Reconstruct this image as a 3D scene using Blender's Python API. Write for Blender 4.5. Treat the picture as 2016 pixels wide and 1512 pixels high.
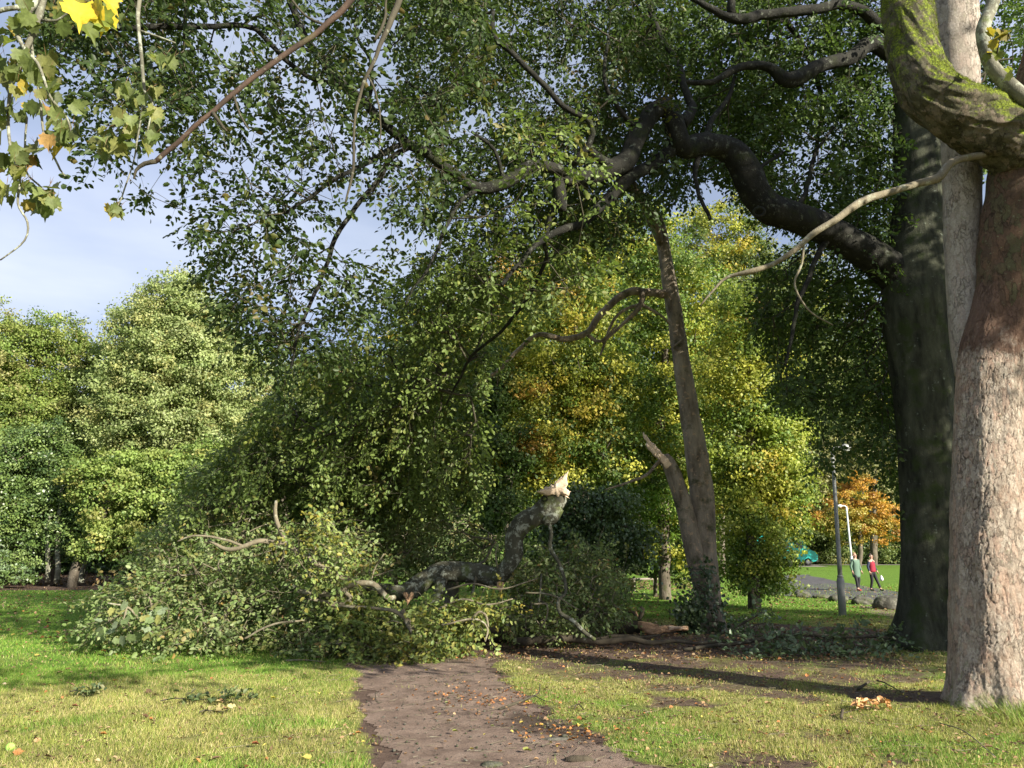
import bpy, bmesh, math, random
import numpy as np
from mathutils import Vector, Matrix
for o in list(bpy.data.objects): bpy.data.objects.remove(o)
SC = bpy.context.scene
COL = SC.collection
R = math.radians
# ------------------------------------------------------------------ camera
F, CH, PITCH = 1511.0, 1.55, R(12.65)
cam = bpy.data.cameras.new('camera'); cam_o = bpy.data.objects.new('camera', cam); COL.objects.link(cam_o)
cam_o.location = (0, 0, CH); cam_o.rotation_euler = (R(90) + PITCH, 0, 0)
cam.sensor_width = 36; cam.lens = 36 * F / 2016; cam.clip_end = 3000; cam.clip_start = 0.05
SC.camera = cam_o
# ------------------------------------------------------------------ sky and sun
SUN_EL, SUN_AZ = R(24), R(134)
w = bpy.data.worlds.new('World'); SC.world = w; w.use_nodes = True
nt = w.node_tree; nt.nodes.clear()
def wn(t, **k):
    n = nt.nodes.new(t)
    for a, b in k.items(): setattr(n, a, b)
    return n
sky = wn('ShaderNodeTexSky', sky_type='NISHITA', sun_disc=False, sun_elevation=SUN_EL, sun_rotation=SUN_AZ)
sky.air_density = 1.0; sky.dust_density = 1.0
tc = wn('ShaderNodeTexCoord'); mp = wn('ShaderNodeMapping'); mp.inputs['Scale'].default_value = (1.0, 1.0, 2.6)
mp.inputs['Location'].default_value = (0.9, 0.2, 0.35)
ns = wn('ShaderNodeTexNoise'); ns.inputs['Scale'].default_value = 1.5; ns.inputs['Detail'].default_value = 7; ns.inputs['Roughness'].default_value = 0.48
ns.inputs['Distortion'].default_value = 0.3
cr = wn('ShaderNodeValToRGB'); cr.color_ramp.elements[0].position = 0.36; cr.color_ramp.elements[1].position = 0.62
cr.color_ramp.elements[0].color = (0.42, 0.42, 0.42, 1); cr.color_ramp.elements[1].color = (1, 1, 1, 1)
ns2 = wn('ShaderNodeTexNoise'); ns2.inputs['Scale'].default_value = 2.6; ns2.inputs['Detail'].default_value = 5
cr2 = wn('ShaderNodeValToRGB'); cr2.color_ramp.elements[0].position = 0.35; cr2.color_ramp.elements[1].position = 0.68
cr2.color_ramp.elements[0].color = (4.4, 5.2, 7.7, 1); cr2.color_ramp.elements[1].color = (7.2, 7.8, 9.2, 1)
mx = wn('ShaderNodeMixRGB'); bg = wn('ShaderNodeBackground'); bg.inputs[1].default_value = 0.05; wo = wn('ShaderNodeOutputWorld')
L = nt.links.new
L(tc.outputs['Generated'], mp.inputs[0]); L(mp.outputs[0], ns.inputs[0]); L(mp.outputs[0], ns2.inputs[0])
L(ns.outputs[0], cr.inputs[0]); L(ns2.outputs[0], cr2.inputs[0]); L(cr.outputs[0], mx.inputs[0]); L(sky.outputs[0], mx.inputs[1]); L(cr2.outputs[0], mx.inputs[2])
L(mx.outputs[0], bg.inputs[0]); L(bg.outputs[0], wo.inputs[0])
sl = bpy.data.lights.new('sun', 'SUN'); sl.energy = 5.0; sl.angle = R(0.5); sl.color = (1.0, 0.93, 0.80)
so = bpy.data.objects.new('sun', sl); COL.objects.link(so)
SDIR = Vector((math.sin(SUN_AZ) * math.cos(SUN_EL), math.cos(SUN_AZ) * math.cos(SUN_EL), math.sin(SUN_EL)))
so.rotation_euler = SDIR.to_track_quat('Z', 'Y').to_euler()
so.location = (20, -20, 30)
SC.view_settings.view_transform = 'Standard'; SC.view_settings.look = 'None'; SC.view_settings.gamma = 1
SC.view_settings.exposure = 1.4
SC.render.engine = 'CYCLES'
try:
    SC.cycles.max_bounces = 6; SC.cycles.transparent_max_bounces = 4; SC.cycles.diffuse_bounces = 4; SC.cycles.transmission_bounces = 3
except Exception: pass

# ------------------------------------------------------------------ picture to place
SP, CP = math.sin(PITCH), math.cos(PITCH)
def at(px, py, Y):
    u = (px - 1008) / F; v = (756 - py) / F
    t = Y / (CP - v * SP)
    return np.array([u * t, Y, CH + t * (v * CP + SP)])
def pxs(Y, py=1000):                      # metres per photo pixel at depth Y
    v = (756 - py) / F
    return Y / (CP - v * SP) / F
def gp(px, py, z=0.0):
    v = (756 - py) / F
    t = (z - CH) / (v * CP + SP)
    return np.array([(px - 1008) / F * t, t * (CP - v * SP), z])
def gdist(py):
    v = (756 - py) / F; s = (v * CP + SP)
    s = np.where(s > -0.002, -0.002, s)
    return -CH / s * (CP - v * SP)
# ------------------------------------------------------------------ numpy noise
def _h(ix, iy, seed):
    h = (ix.astype(np.int64) * 374761393 + iy.astype(np.int64) * 668265263 + seed * 1442695041) & 0xffffffff
    h = ((h ^ (h >> 13)) * 1274126177) & 0xffffffff
    return ((h ^ (h >> 16)) & 0xffff) / 65535.0
def vnoise(x, y, seed=0):
    ix = np.floor(x); iy = np.floor(y); fx = x - ix; fy = y - iy
    fx = fx * fx * (3 - 2 * fx); fy = fy * fy * (3 - 2 * fy)
    a = _h(ix, iy, seed); b = _h(ix + 1, iy, seed); c = _h(ix, iy + 1, seed); d = _h(ix + 1, iy + 1, seed)
    return (a * (1 - fx) + b * fx) * (1 - fy) + (c * (1 - fx) + d * fx) * fy
def fbm(x, y, seed=0, o=4):
    s = 0; a = 0.5; t = 0
    for k in range(o):
        s = s + a * vnoise(x * 2 ** k, y * 2 ** k, seed + k * 17); t += a; a *= 0.55
    return s / t
def sstep(a, b, x):
    t = np.clip((x - a) / (b - a), 0, 1); return t * t * (3 - 2 * t)
def inpoly(x, y, poly):
    poly = np.asarray(poly, float); ins = np.zeros(np.shape(x), bool); n = len(poly)
    for i in range(n):
        x1, y1 = poly[i][:2]; x2, y2 = poly[(i + 1) % n][:2]
        c = ((y1 > y) != (y2 > y)) & (x < (x2 - x1) * (y - y1) / ((y2 - y1) or 1e-9) + x1)
        ins ^= c
    return ins
def polydist(x, y, poly):                 # signed, positive inside
    poly = np.asarray(poly, float); d = np.full(np.shape(x), 1e9); n = len(poly)
    for i in range(n):
        a = poly[i][:2]; b = poly[(i + 1) % n][:2]; ab = b - a
        t = np.clip(((x - a[0]) * ab[0] + (y - a[1]) * ab[1]) / (ab @ ab + 1e-12), 0, 1)
        d = np.minimum(d, np.hypot(x - a[0] - t * ab[0], y - a[1] - t * ab[1]))
    return np.where(inpoly(x, y, poly), d, -d)
# ------------------------------------------------------------------ object helpers
def tag(o, label=None, cat=None, group=None, kind=None):
    if label: o['label'] = label
    if cat: o['category'] = cat
    if group: o['group'] = group
    if kind: o['kind'] = kind
    return o
def empty(name, loc, label, cat, group=None, kind=None):
    o = bpy.data.objects.new(name, None); COL.objects.link(o); o.location = Vector([float(c) for c in loc]); o.empty_display_size = 0.2
    bpy.context.view_layer.update()
    return tag(o, label, cat, group, kind)
def mesh_np(name, V, faces, mat, parent=None, col=None, smooth=False):
    """V (n,3) world positions; faces = (m,k) array or list of such arrays; col = list/array of face colours."""
    V = np.asarray(V, np.float32)
    if not isinstance(faces, (list, tuple)): faces = [faces]
    faces = [np.asarray(f, np.int64) for f in faces if len(f)]
    me = bpy.data.meshes.new(name)
    org = np.zeros(3, np.float32)
    if parent is not None:
        q = parent; org = np.array(parent.matrix_world.translation, np.float32)
    else:
        org = np.array([(V[:, 0].min() + V[:, 0].max()) / 2, (V[:, 1].min() + V[:, 1].max()) / 2, V[:, 2].min()], np.float32)
    me.vertices.add(len(V)); me.vertices.foreach_set('co', (V - org).ravel())
    nl = sum(f.size for f in faces); npol = sum(len(f) for f in faces)
    me.loops.add(nl); me.polygons.add(npol)
    me.loops.foreach_set('vertex_index', np.concatenate([f.ravel() for f in faces]).astype(np.int32))
    st = []; s = 0
    for f in faces:
        st.append(s + np.arange(len(f)) * f.shape[1]); s += f.size
    me.polygons.foreach_set('loop_start', np.concatenate(st).astype(np.int32))
    if smooth: me.polygons.foreach_set('use_smooth', np.ones(npol, bool))
    me.update(calc_edges=True)
    if col is not None:
        c = np.ones((npol, 4), np.float32); c[:, :3] = np.clip(col, 0.002, 1)
        at_ = me.attributes.new('col', 'FLOAT_COLOR', 'FACE'); at_.data.foreach_set('color', c.ravel())
    if mat: me.materials.append(mat)
    o = bpy.data.objects.new(name, me); COL.objects.link(o)
    if parent is not None: o.parent = parent
    else:
        o.location = Vector([float(c) for c in org])
    bpy.context.view_layer.update()
    return o
class MB:
    def __init__(s): s.v = []; s.q = []; s.t = []; s.n = 0
    def add(s, V, Q=None, T=None):
        V = np.asarray(V, float)
        if Q is not None and len(Q): s.q.append(np.asarray(Q) + s.n)
        if T is not None and len(T): s.t.append(np.asarray(T) + s.n)
        s.v.append(V); s.n += len(V)
    def build(s, name, mat, parent=None, smooth=True):
        f = []
        if s.q: f.append(np.concatenate(s.q))
        if s.t: f.append(np.concatenate(s.t))
        return mesh_np(name, np.concatenate(s.v), f, mat, parent, smooth=smooth)
def norm(a):
    a = np.asarray(a, float); return a / (np.linalg.norm(a, axis=-1, keepdims=True) + 1e-12)
def catmull(P, step):
    """resample rows (x,y,z,r...) along a Catmull-Rom curve about every step metres"""
    P = np.asarray(P, float); out = []
    E = np.vstack([2 * P[0] - P[1], P, 2 * P[-1] - P[-2]])
    for i in range(1, len(E) - 2):
        L_ = np.linalg.norm(E[i + 1][:3] - E[i][:3]); n = max(1, int(L_ / step))
        t = (np.arange(n) / n)[:, None]
        a, b, c, d = E[i - 1], E[i], E[i + 1], E[i + 2]
        out.append(0.5 * (2 * b + (c - a) * t + (2 * a - 5 * b + 4 * c - d) * t * t + (3 * b - a - 3 * c + d) * t ** 3))
    out.append(P[-1:]); return np.vstack(out)
def tube(mb, P, ns_=10, cap=True, lump=0.0, seed=0, lf=4.0, flare=None):
    """P rows (x,y,z,r); lump = relative radius noise"""
    P = np.asarray(P, float); n = len(P); C = P[:, :3]; r = np.maximum(P[:, 3], 0.0008)
    T = norm(np.gradient(C, axis=0))
    up = np.array([0, 0, 1.0]) if abs(T[0][2]) < 0.9 else np.array([0, 1.0, 0])
    N = np.zeros_like(C); N[0] = norm(np.cross(T[0], np.cross(up, T[0])))
    for i in range(1, n):
        v = N[i - 1] - T[i] * (N[i - 1] @ T[i]); N[i] = v / (np.linalg.norm(v) + 1e-9)
    B = np.cross(T, N); a = np.arange(ns_) / ns_ * 2 * np.pi
    rr = r[:, None] * np.ones((1, ns_))
    if lump:
        s = np.concatenate([[0], np.cumsum(np.linalg.norm(np.diff(C, axis=0), axis=1))])
        ca, sa = np.cos(a), np.sin(a)
        am = 1.1 if lf < 3.4 else 2.0 + .2 * lf; nz = fbm(s[:, None] * lf + 7 * seed + ca[None] * am, sa[None] * am + s[:, None] * 0.6 + seed, seed, 3) - 0.5
        rr = rr * (1 + lump * 2 * nz)
    if flare is not None: rr = rr * flare(s if lump else np.zeros(n), a)
    V = C[:, None] + rr[..., None] * (np.cos(a)[None, :, None] * N[:, None] + np.sin(a)[None, :, None] * B[:, None])
    V = V.reshape(-1, 3)
    i = np.arange(n - 1)[:, None] * ns_; j = np.arange(ns_)[None]; j2 = (j + 1) % ns_
    Q = np.stack([i + j, i + j2, i + ns_ + j2, i + ns_ + j], -1).reshape(-1, 4)
    if cap:
        V = np.vstack([V, C[0], C[-1] + T[-1] * r[-1] * 0.3]); k = np.arange(ns_); k2 = (k + 1) % ns_
        T3 = np.vstack([np.stack([k2, k, np.full(ns_, n * ns_)], -1), np.stack([(n - 1) * ns_ + k, (n - 1) * ns_ + k2, np.full(ns_, n * ns_ + 1)], -1)])
        mb.add(V, Q, T3)
    else: mb.add(V, Q)
def pxpath(rows, step=0.12, wob=0.0, seed=1):
    """rows (px, py, Y, r_px) -> resampled (x,y,z,r)"""
    P = np.array([list(at(a, b, Y)) + [r * pxs(Y, b)] for a, b, Y, r in rows])
    P = catmull(P, step)
    if wob:
        s = np.arange(len(P)) * step
        for k in range(3): P[:, k] += wob * (fbm(s * 2.3, s * 0 + seed + k * 9.1, seed + k, 3) - 0.5) * 2
    return P
def segs(mb, A, B, ra, rb, ns_=4):
    """many short tapered prisms at once"""
    A = np.asarray(A); B = np.asarray(B); T = norm(B - A); m = len(A)
    ref = np.where(np.abs(T[:, 2:3]) < 0.8, np.array([[0, 0, 1.0]]), np.array([[1.0, 0, 0]]))
    N = norm(np.cross(T, ref)); Bn = np.cross(T, N); a = np.arange(ns_) / ns_ * 2 * np.pi
    ring = np.cos(a)[None, :, None] * N[:, None] + np.sin(a)[None, :, None] * Bn[:, None]
    V = np.concatenate([A[:, None] + ring * np.asarray(ra)[:, None, None], B[:, None] + ring * np.asarray(rb)[:, None, None]], 1).reshape(-1, 3)
    b = np.arange(m)[:, None] * 2 * ns_; j = np.arange(ns_)[None]; j2 = (j + 1) % ns_
    Q = np.stack([b + j, b + j2, b + ns_ + j2, b + ns_ + j], -1).reshape(-1, 4)
    mb.add(V, Q)
# ------------------------------------------------------------------ leaves
def leaf_mesh(P, D, N, Ln, Wd, shape='oval', fold=0.18):
    """P base, D direction, N normal; returns V, F(list), faces per leaf"""
    D = norm(D); N = norm(N - D * np.sum(N * D, 1, keepdims=True)); S = np.cross(D, N); m = len(P)
    Ln = np.broadcast_to(Ln, (m,)); Wd = np.broadcast_to(Wd, (m,))
    if shape == 'oval':
        uv = np.array([[0, 0, 0], [.30, .46, 1], [.72, .36, 1], [1, 0, -.25], [.72, -.36, 1], [.30, -.46, 1]])
        F_ = np.array([[0, 1, 2, 3], [0, 3, 4, 5]])
    elif shape == 'diamond':
        uv = np.array([[0, 0, 0], [.5, .5, .5], [1, 0, -.3], [.5, -.5, .5]]); F_ = np.array([[0, 1, 2, 3]])
    elif shape == 'blade':
        uv = np.array([[0, .5, 0], [0, -.5, 0], [1, 0, -1.2]]); F_ = np.array([[0, 1, 2]])
    elif shape == 'maple':
        h = [(0, 0), (.02, .14), (-.08, .30), (.06, .36), (.12, .50), (.30, .40), (.40, .52), (.52, .46), (.66, .44), (.62, .26), (.78, .18), (.80, .07), (1.05, 0)]
        out = [(a, b) for a, b in h] + [(a, -b) for a, b in h[-2:0:-1]]
        uv = np.array([[.38, 0, -.1]] + [[a, b, abs(b) * 1.6 + (a > .9) * -.4] for a, b in out])
        n = len(out); F_ = np.array([[0, 1 + k, 1 + (k + 1) % n] for k in range(n)])
    k = len(uv)
    V = P[:, None] + uv[None, :, 0:1] * (D * Ln[:, None])[:, None] + uv[None, :, 1:2] * (S * Wd[:, None])[:, None] + uv[None, :, 2:3] * fold * (N * Wd[:, None])[:, None]
    Fc = (np.arange(m)[:, None, None] * k + F_[None]).reshape(-1, F_.shape[1])
    return V.reshape(-1, 3), Fc, len(F_)
class Leaves:
    def __init__(s): s.V = []; s.F = {}; s.C = {}; s.n = 0
    def add(s, P, D, N, Ln, Wd, C, shape='oval', fold=0.18):
        V, Fc, k = leaf_mesh(np.asarray(P, float), np.asarray(D, float), np.asarray(N, float), Ln, Wd, shape, fold)
        w_ = Fc.shape[1]
        s.F.setdefault(w_, []).append(Fc + s.n); s.C.setdefault(w_, []).append(np.repeat(np.asarray(C), k, 0))
        s.V.append(V); s.n += len(V)
    def build(s, name, mat, parent=None):
        ks = sorted(s.F)
        return mesh_np(name, np.concatenate(s.V), [np.concatenate(s.F[k]) for k in ks], mat, parent,
                       col=np.concatenate([np.concatenate(s.C[k]) for k in ks]))
def pick(pal, n, rng, jit=0.18, bias=None):
    """palette [(rgb, weight)...] -> n colours with brightness jitter"""
    cols = np.array([p[0] for p in pal], float); wt = np.array([p[1] for p in pal], float); wt /= wt.sum()
    i = rng.choice(len(pal), n, p=wt)
    c = cols[i] * (1 + jit * rng.standard_normal((n, 1)))
    return np.clip(c, 0.004, 0.9)
def grow(skel, targets, step=0.35, pen=0.22, seed=1, jit=0.12):
    """join every target to the skeleton by a branching net; returns nodes, parent, target node ids"""
    rng = np.random.default_rng(seed)
    nodes = [np.asarray(p[:3], float) for p in skel]; parent = [-1] * len(nodes); plen = [0.0] * len(nodes)
    T = np.asarray(targets, float); n = len(T); S = np.array(nodes)
    best = np.full(n, 1e9); bi = np.zeros(n, int)
    for i0 in range(0, len(S), 200):
        d = np.linalg.norm(T[:, None] - S[None, i0:i0 + 200], axis=2); k = d.argmin(1); m = d.min(1)
        u = m < best; best[u] = m[u]; bi[u] = k[u] + i0
    alive = np.ones(n, bool); tid = np.zeros(n, int)
    for _ in range(n):
        j = int(np.argmin(np.where(alive, best, 1e9))); alive[j] = False
        a = nodes[bi[j]]; b = T[j]; L_ = np.linalg.norm(b - a); m = max(1, int(L_ / step)); p = bi[j]
        for q in range(1, m + 1):
            pt = a + (b - a) * q / m
            if q < m: pt = pt + rng.normal(0, jit * L_ / m, 3) + np.array([0, 0, 0.10 * L_ * math.sin(math.pi * q / m)])
            nodes.append(pt); parent.append(p); plen.append(plen[p] + L_ / m); p = len(nodes) - 1
            d = np.linalg.norm(T - pt, axis=1) + pen * plen[p]
            u = (d < best) & alive; best[u] = d[u]; bi[u] = p
        tid[j] = p
    return np.array(nodes), np.array(parent), tid
def branch_mesh(mb, nodes, parent, nsk, r0=0.0028, ex=0.45, rmax=0.06, ns_=4):
    cnt = np.ones(len(nodes))
    for i in range(len(nodes) - 1, nsk - 1, -1):
        if parent[i] >= 0: cnt[parent[i]] += cnt[i]
    r = np.minimum(r0 * cnt ** ex, rmax); k = np.arange(nsk, len(nodes)); p = parent[k]
    rp = np.where(p < nsk, r[k] * 1.1, np.minimum(r[p], r[k] * 1.6))
    segs(mb, nodes[p], nodes[k], rp, r[k], ns_)
def sprays(LV, MBt, pos, dirs, rng, pal, n=14, length=0.6, leaf=0.085, droop=0.35, tilt=0.45, shape='oval', colvar=None, wide=0.66, flat=0.6):
    """flat beech-like sprays: a twig with alternate leaves"""
    m = len(pos); d = norm(norm(dirs) * [1, 1, 0.6] + rng.normal(0, 0.40, (m, 3)) + [0, 0, -droop])
    nn = norm(np.array([0, 0, 1.0]) + rng.normal(0, tilt, (m, 3))); nn = norm(nn - d * np.sum(nn * d, 1, keepdims=True)); sd = np.cross(d, nn)
    Ls = length * rng.uniform(0.6, 1.25, m)
    segs(MBt, pos, pos + d * Ls[:, None] * 0.5 + [0, 0, 0.01], np.full(m, .0028), np.full(m, .0018), 3)
    segs(MBt, pos + d * Ls[:, None] * 0.5 + [0, 0, 0.01], pos + d * Ls[:, None] + [0, 0, -0.04], np.full(m, .0018), np.full(m, .0010), 3)
    base = pick(pal, m, rng, 0.12)
    for k in range(n):
        t = (k + rng.uniform(0, 1, m)) / n; sgn = 1 if k % 2 else -1
        # side shoots widen the spray in its middle
        off = rng.uniform(0, 1, m) ** 1.3 * 0.27 * Ls * np.sin(np.pi * np.clip(t, 0.08, 1)) * sgn
        P = pos + d * (Ls * t)[:, None] + sd * off[:, None] + [0, 0, 1] * (-0.05 * t ** 2 + rng.normal(0, 0.025, m))[:, None]
        D = d * 0.7 + sd * sgn * 0.75 + rng.normal(0, 0.28, (m, 3)) + [0, 0, -0.2]
        N = nn * flat + rng.normal(0, 0.30, (m, 3))
        lf = leaf * rng.uniform(0.55, 1.25, m)
        c = base * 0.5 + pick(pal, m, rng, 0.22) * 0.5 if colvar is None else pick(colvar, m, rng, 0.2)
        LV.add(P, D, N, lf, lf * wide * rng.uniform(.85, 1.15, m), c, shape)
def region(poly, dlo, dhi, n, rng, holes=(), dens=None, ground=False):
    """n points seen inside a photo polygon, spread over a real depth range; dlo/dhi numbers or functions of (px,py)"""
    poly = np.array(poly, float); out = []
    lo = poly.min(0); hi = poly.max(0); tot = 0
    while tot < n:
        k = 4 * n; x = rng.uniform(lo[0], hi[0], k); y = rng.uniform(lo[1], hi[1], k)
        ok = inpoly(x, y, poly)
        for h in holes: ok &= ~inpoly(x, y, h)
        if dens is not None: ok &= rng.uniform(0, 1, k) < dens(x, y)
        x, y = x[ok], y[ok]
        a = dlo(x, y) if callable(dlo) else np.full(len(x), dlo); b = dhi(x, y) if callable(dhi) else np.full(len(x), dhi)
        Y = a + (b - a) * rng.uniform(0, 1, len(x))
        if ground: Y = np.minimum(Y, gdist(y + 4) - 0.05)
        u = (x - 1008) / F; v = (756 - y) / F; t = Y / (CP - v * SP)
        out.append(np.stack([u * t, Y, CH + t * (v * CP + SP)], 1)); tot += len(x)
    return np.concatenate(out)[:n]
# ------------------------------------------------------------------ materials
class NT:
    def __init__(s, name):
        s.m = bpy.data.materials.new(name); s.m.use_nodes = True; s.t = s.m.node_tree; s.t.nodes.clear()
        s.out = s.n('ShaderNodeOutputMaterial')
    def n(s, typ, ins=None, **k):
        x = s.t.nodes.new(typ)
        for a, b in k.items(): setattr(x, a, b)
        for a, b in (ins or {}).items():
            if hasattr(b, 'is_output') or isinstance(b, bpy.types.NodeSocket): s.t.links.new(b, x.inputs[a])
            else: x.inputs[a].default_value = b
        return x
    def pos(s, scale=(1, 1, 1)):
        g = s.n('ShaderNodeNewGeometry')
        return s.n('ShaderNodeMapping', {0: g.outputs['Position'], 'Scale': scale}).outputs[0]
    def noise(s, vec, scale, detail=4, rough=0.55, dist=0.0):
        return s.n('ShaderNodeTexNoise', {'Vector': vec, 'Scale': scale, 'Detail': detail, 'Roughness': rough, 'Distortion': dist}).outputs[0]
    def ramp(s, fac, stops, interp='LINEAR'):
        r = s.n('ShaderNodeValToRGB', {0: fac}); cr_ = r.color_ramp; cr_.interpolation = interp
        while len(cr_.elements) < len(stops): cr_.elements.new(0.5)
        for e, (p, c) in zip(cr_.elements, stops):
            e.position = p; e.color = (c, c, c, 1) if not isinstance(c, (tuple, list)) else (*c, 1)
        return r.outputs[0]
    def mix(s, f, a, b, typ='MIX'):
        a = (*a, 1) if isinstance(a, tuple) else a; b = (*b, 1) if isinstance(b, tuple) else b
        return s.n('ShaderNodeMixRGB', {0: f, 1: a, 2: b}, blend_type=typ).outputs[0]
    def math(s, op, a, b=0.0, c=0.0): return s.n('ShaderNodeMath', {0: a, 1: b, 2: c}, operation=op).outputs[0]
    def bsdf(s, col, rough=0.8, bump=None, bd=0.01, bs=1.0, spec=0.3, metal=0.0, disp=None):
        col = (*col, 1) if isinstance(col, tuple) else col
        p = s.n('ShaderNodeBsdfPrincipled', {'Base Color': col, 'Roughness': rough, 'Specular IOR Level': spec, 'Metallic': metal})
        if bump is not None:
            b = s.n('ShaderNodeBump', {'Height': bump, 'Distance': bd, 'Strength': bs}); s.t.links.new(b.outputs[0], p.inputs['Normal'])
        s.t.links.new(p.outputs[0], s.out.inputs[0])
        return p
def leaf_material(name, trans=0.38, rough=0.5, spec=0.35, tint=(1.15, 1.2, 0.7)):
    k = NT(name); a = k.n('ShaderNodeAttribute', attribute_name='col')
    lc = k.mix(1.0, a.outputs[0], k.ramp(k.noise(k.pos(), 34.0, 4, 0.65), [(0.3, 0.62), (0.66, 1.18)]), 'MULTIPLY') if 'thin' in name else a.outputs[0]
    p = k.n('ShaderNodeBsdfPrincipled', {'Base Color': lc, 'Roughness': rough, 'Specular IOR Level': spec})
    tcol = k.mix(1.0, lc, tint, 'MULTIPLY')
    t = k.n('ShaderNodeBsdfTranslucent', {0: tcol}); m = k.n('ShaderNodeMixShader', {0: trans, 1: p.outputs[0], 2: t.outputs[0]})
    k.t.links.new(m.outputs[0], k.out.inputs[0]); return k.m
M = {}
M['leaf'] = leaf_material('leaf_surface', 0.38); M['leaf_glossy'] = leaf_material('glossy_leaf_surface', 0.2, 0.38, 0.55)
M['leaf_thin'] = leaf_material('thin_leaf_surface', 0.5, 0.55, 0.3, (1.3, 1.3, 0.6))
M['grass'] = leaf_material('grass_blade', 0.35, 0.55, 0.25, (1.1, 1.1, 0.7)); M['litter'] = leaf_material('dead_leaf_surface', 0.2, 0.7, 0.2)
def bark_smooth(name, base=((.035, .036, .026), (.10, .10, .075)), lichen=(.30, .33, .27), moss=(.06, .085, .015), la=0.62, ma=0.55, stretch=0.35, bd=0.012):
    k = NT(name); p = k.pos((1, 1, stretch)); q = k.pos()
    c = k.ramp(k.noise(p, 5.0, 7, 0.65), [(0.3, base[0]), (0.72, base[1])])
    c = k.mix(k.ramp(k.noise(q, 9.0, 8, 0.72), [(la - .06, 0.0), (la + 0.02, 0.8)]), c, lichen)
    c = k.mix(k.ramp(k.noise(q, 2.6, 6, 0.65), [(ma, 0.0), (ma + 0.12, 0.8)]), c, moss)
    h = k.math('ADD', k.noise(p, 14, 6, 0.6), k.math('MULTIPLY', k.noise(q, 70, 3, 0.6), 0.5))
    k.bsdf(c, 0.85, h, bd, 1.0, 0.2); return k.m
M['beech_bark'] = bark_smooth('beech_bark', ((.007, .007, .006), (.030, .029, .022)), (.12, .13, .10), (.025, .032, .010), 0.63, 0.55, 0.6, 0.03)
M['fallen_bark'] = bark_smooth('fallen_limb_bark', ((.022, .022, .015), (.11, .105, .072)), (.34, .36, .29), (.09, .12, .025), 0.58, 0.56)
M['snag_bark'] = bark_smooth('grey_brown_snag_bark', ((.085, .065, .045), (.42, .36, .27)), (.52, .36, .23), (.045, .055, .015), 0.61, 0.54, 0.3, 0.04)
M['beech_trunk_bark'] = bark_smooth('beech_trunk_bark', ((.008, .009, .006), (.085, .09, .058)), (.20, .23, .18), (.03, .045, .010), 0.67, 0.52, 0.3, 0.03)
M['pale_bark'] = bark_smooth('pale_lichen_bark', ((.07, .07, .05), (.20, .19, .14)), (.34, .36, .28), (.10, .13, .03), 0.56, 0.6)
M['log_bark'] = bark_smooth('dark_log_bark', ((.03, .024, .017), (.09, .075, .05)), (.22, .22, .16), (.05, .07, .015), 0.66, 0.58)
M['twig_bark'] = bark_smooth('twig_bark', ((.03, .026, .018), (.085, .075, .05)), (.22, .22, .16), (.07, .08, .03), 0.64, 0.64)
M['twig_pale'] = bark_smooth('pale_twig_bark', ((.10, .085, .055), (.22, .19, .13)), (.3, .3, .22), (.12, .13, .04), 0.6, 0.62)
M['red_bark'] = bark_smooth('reddish_bare_bark', ((.03, .021, .016), (.095, .06, .042)), (.2, .2, .14), (.07, .07, .03), 0.66, 0.6)
M['rose_bark'] = bark_smooth('brown_trunk_bark', ((.045, .035, .024), (.17, .145, .11)), (.25, .24, .19), (.05, .06, .02), 0.63, 0.56, 0.22, 0.02)
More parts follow.
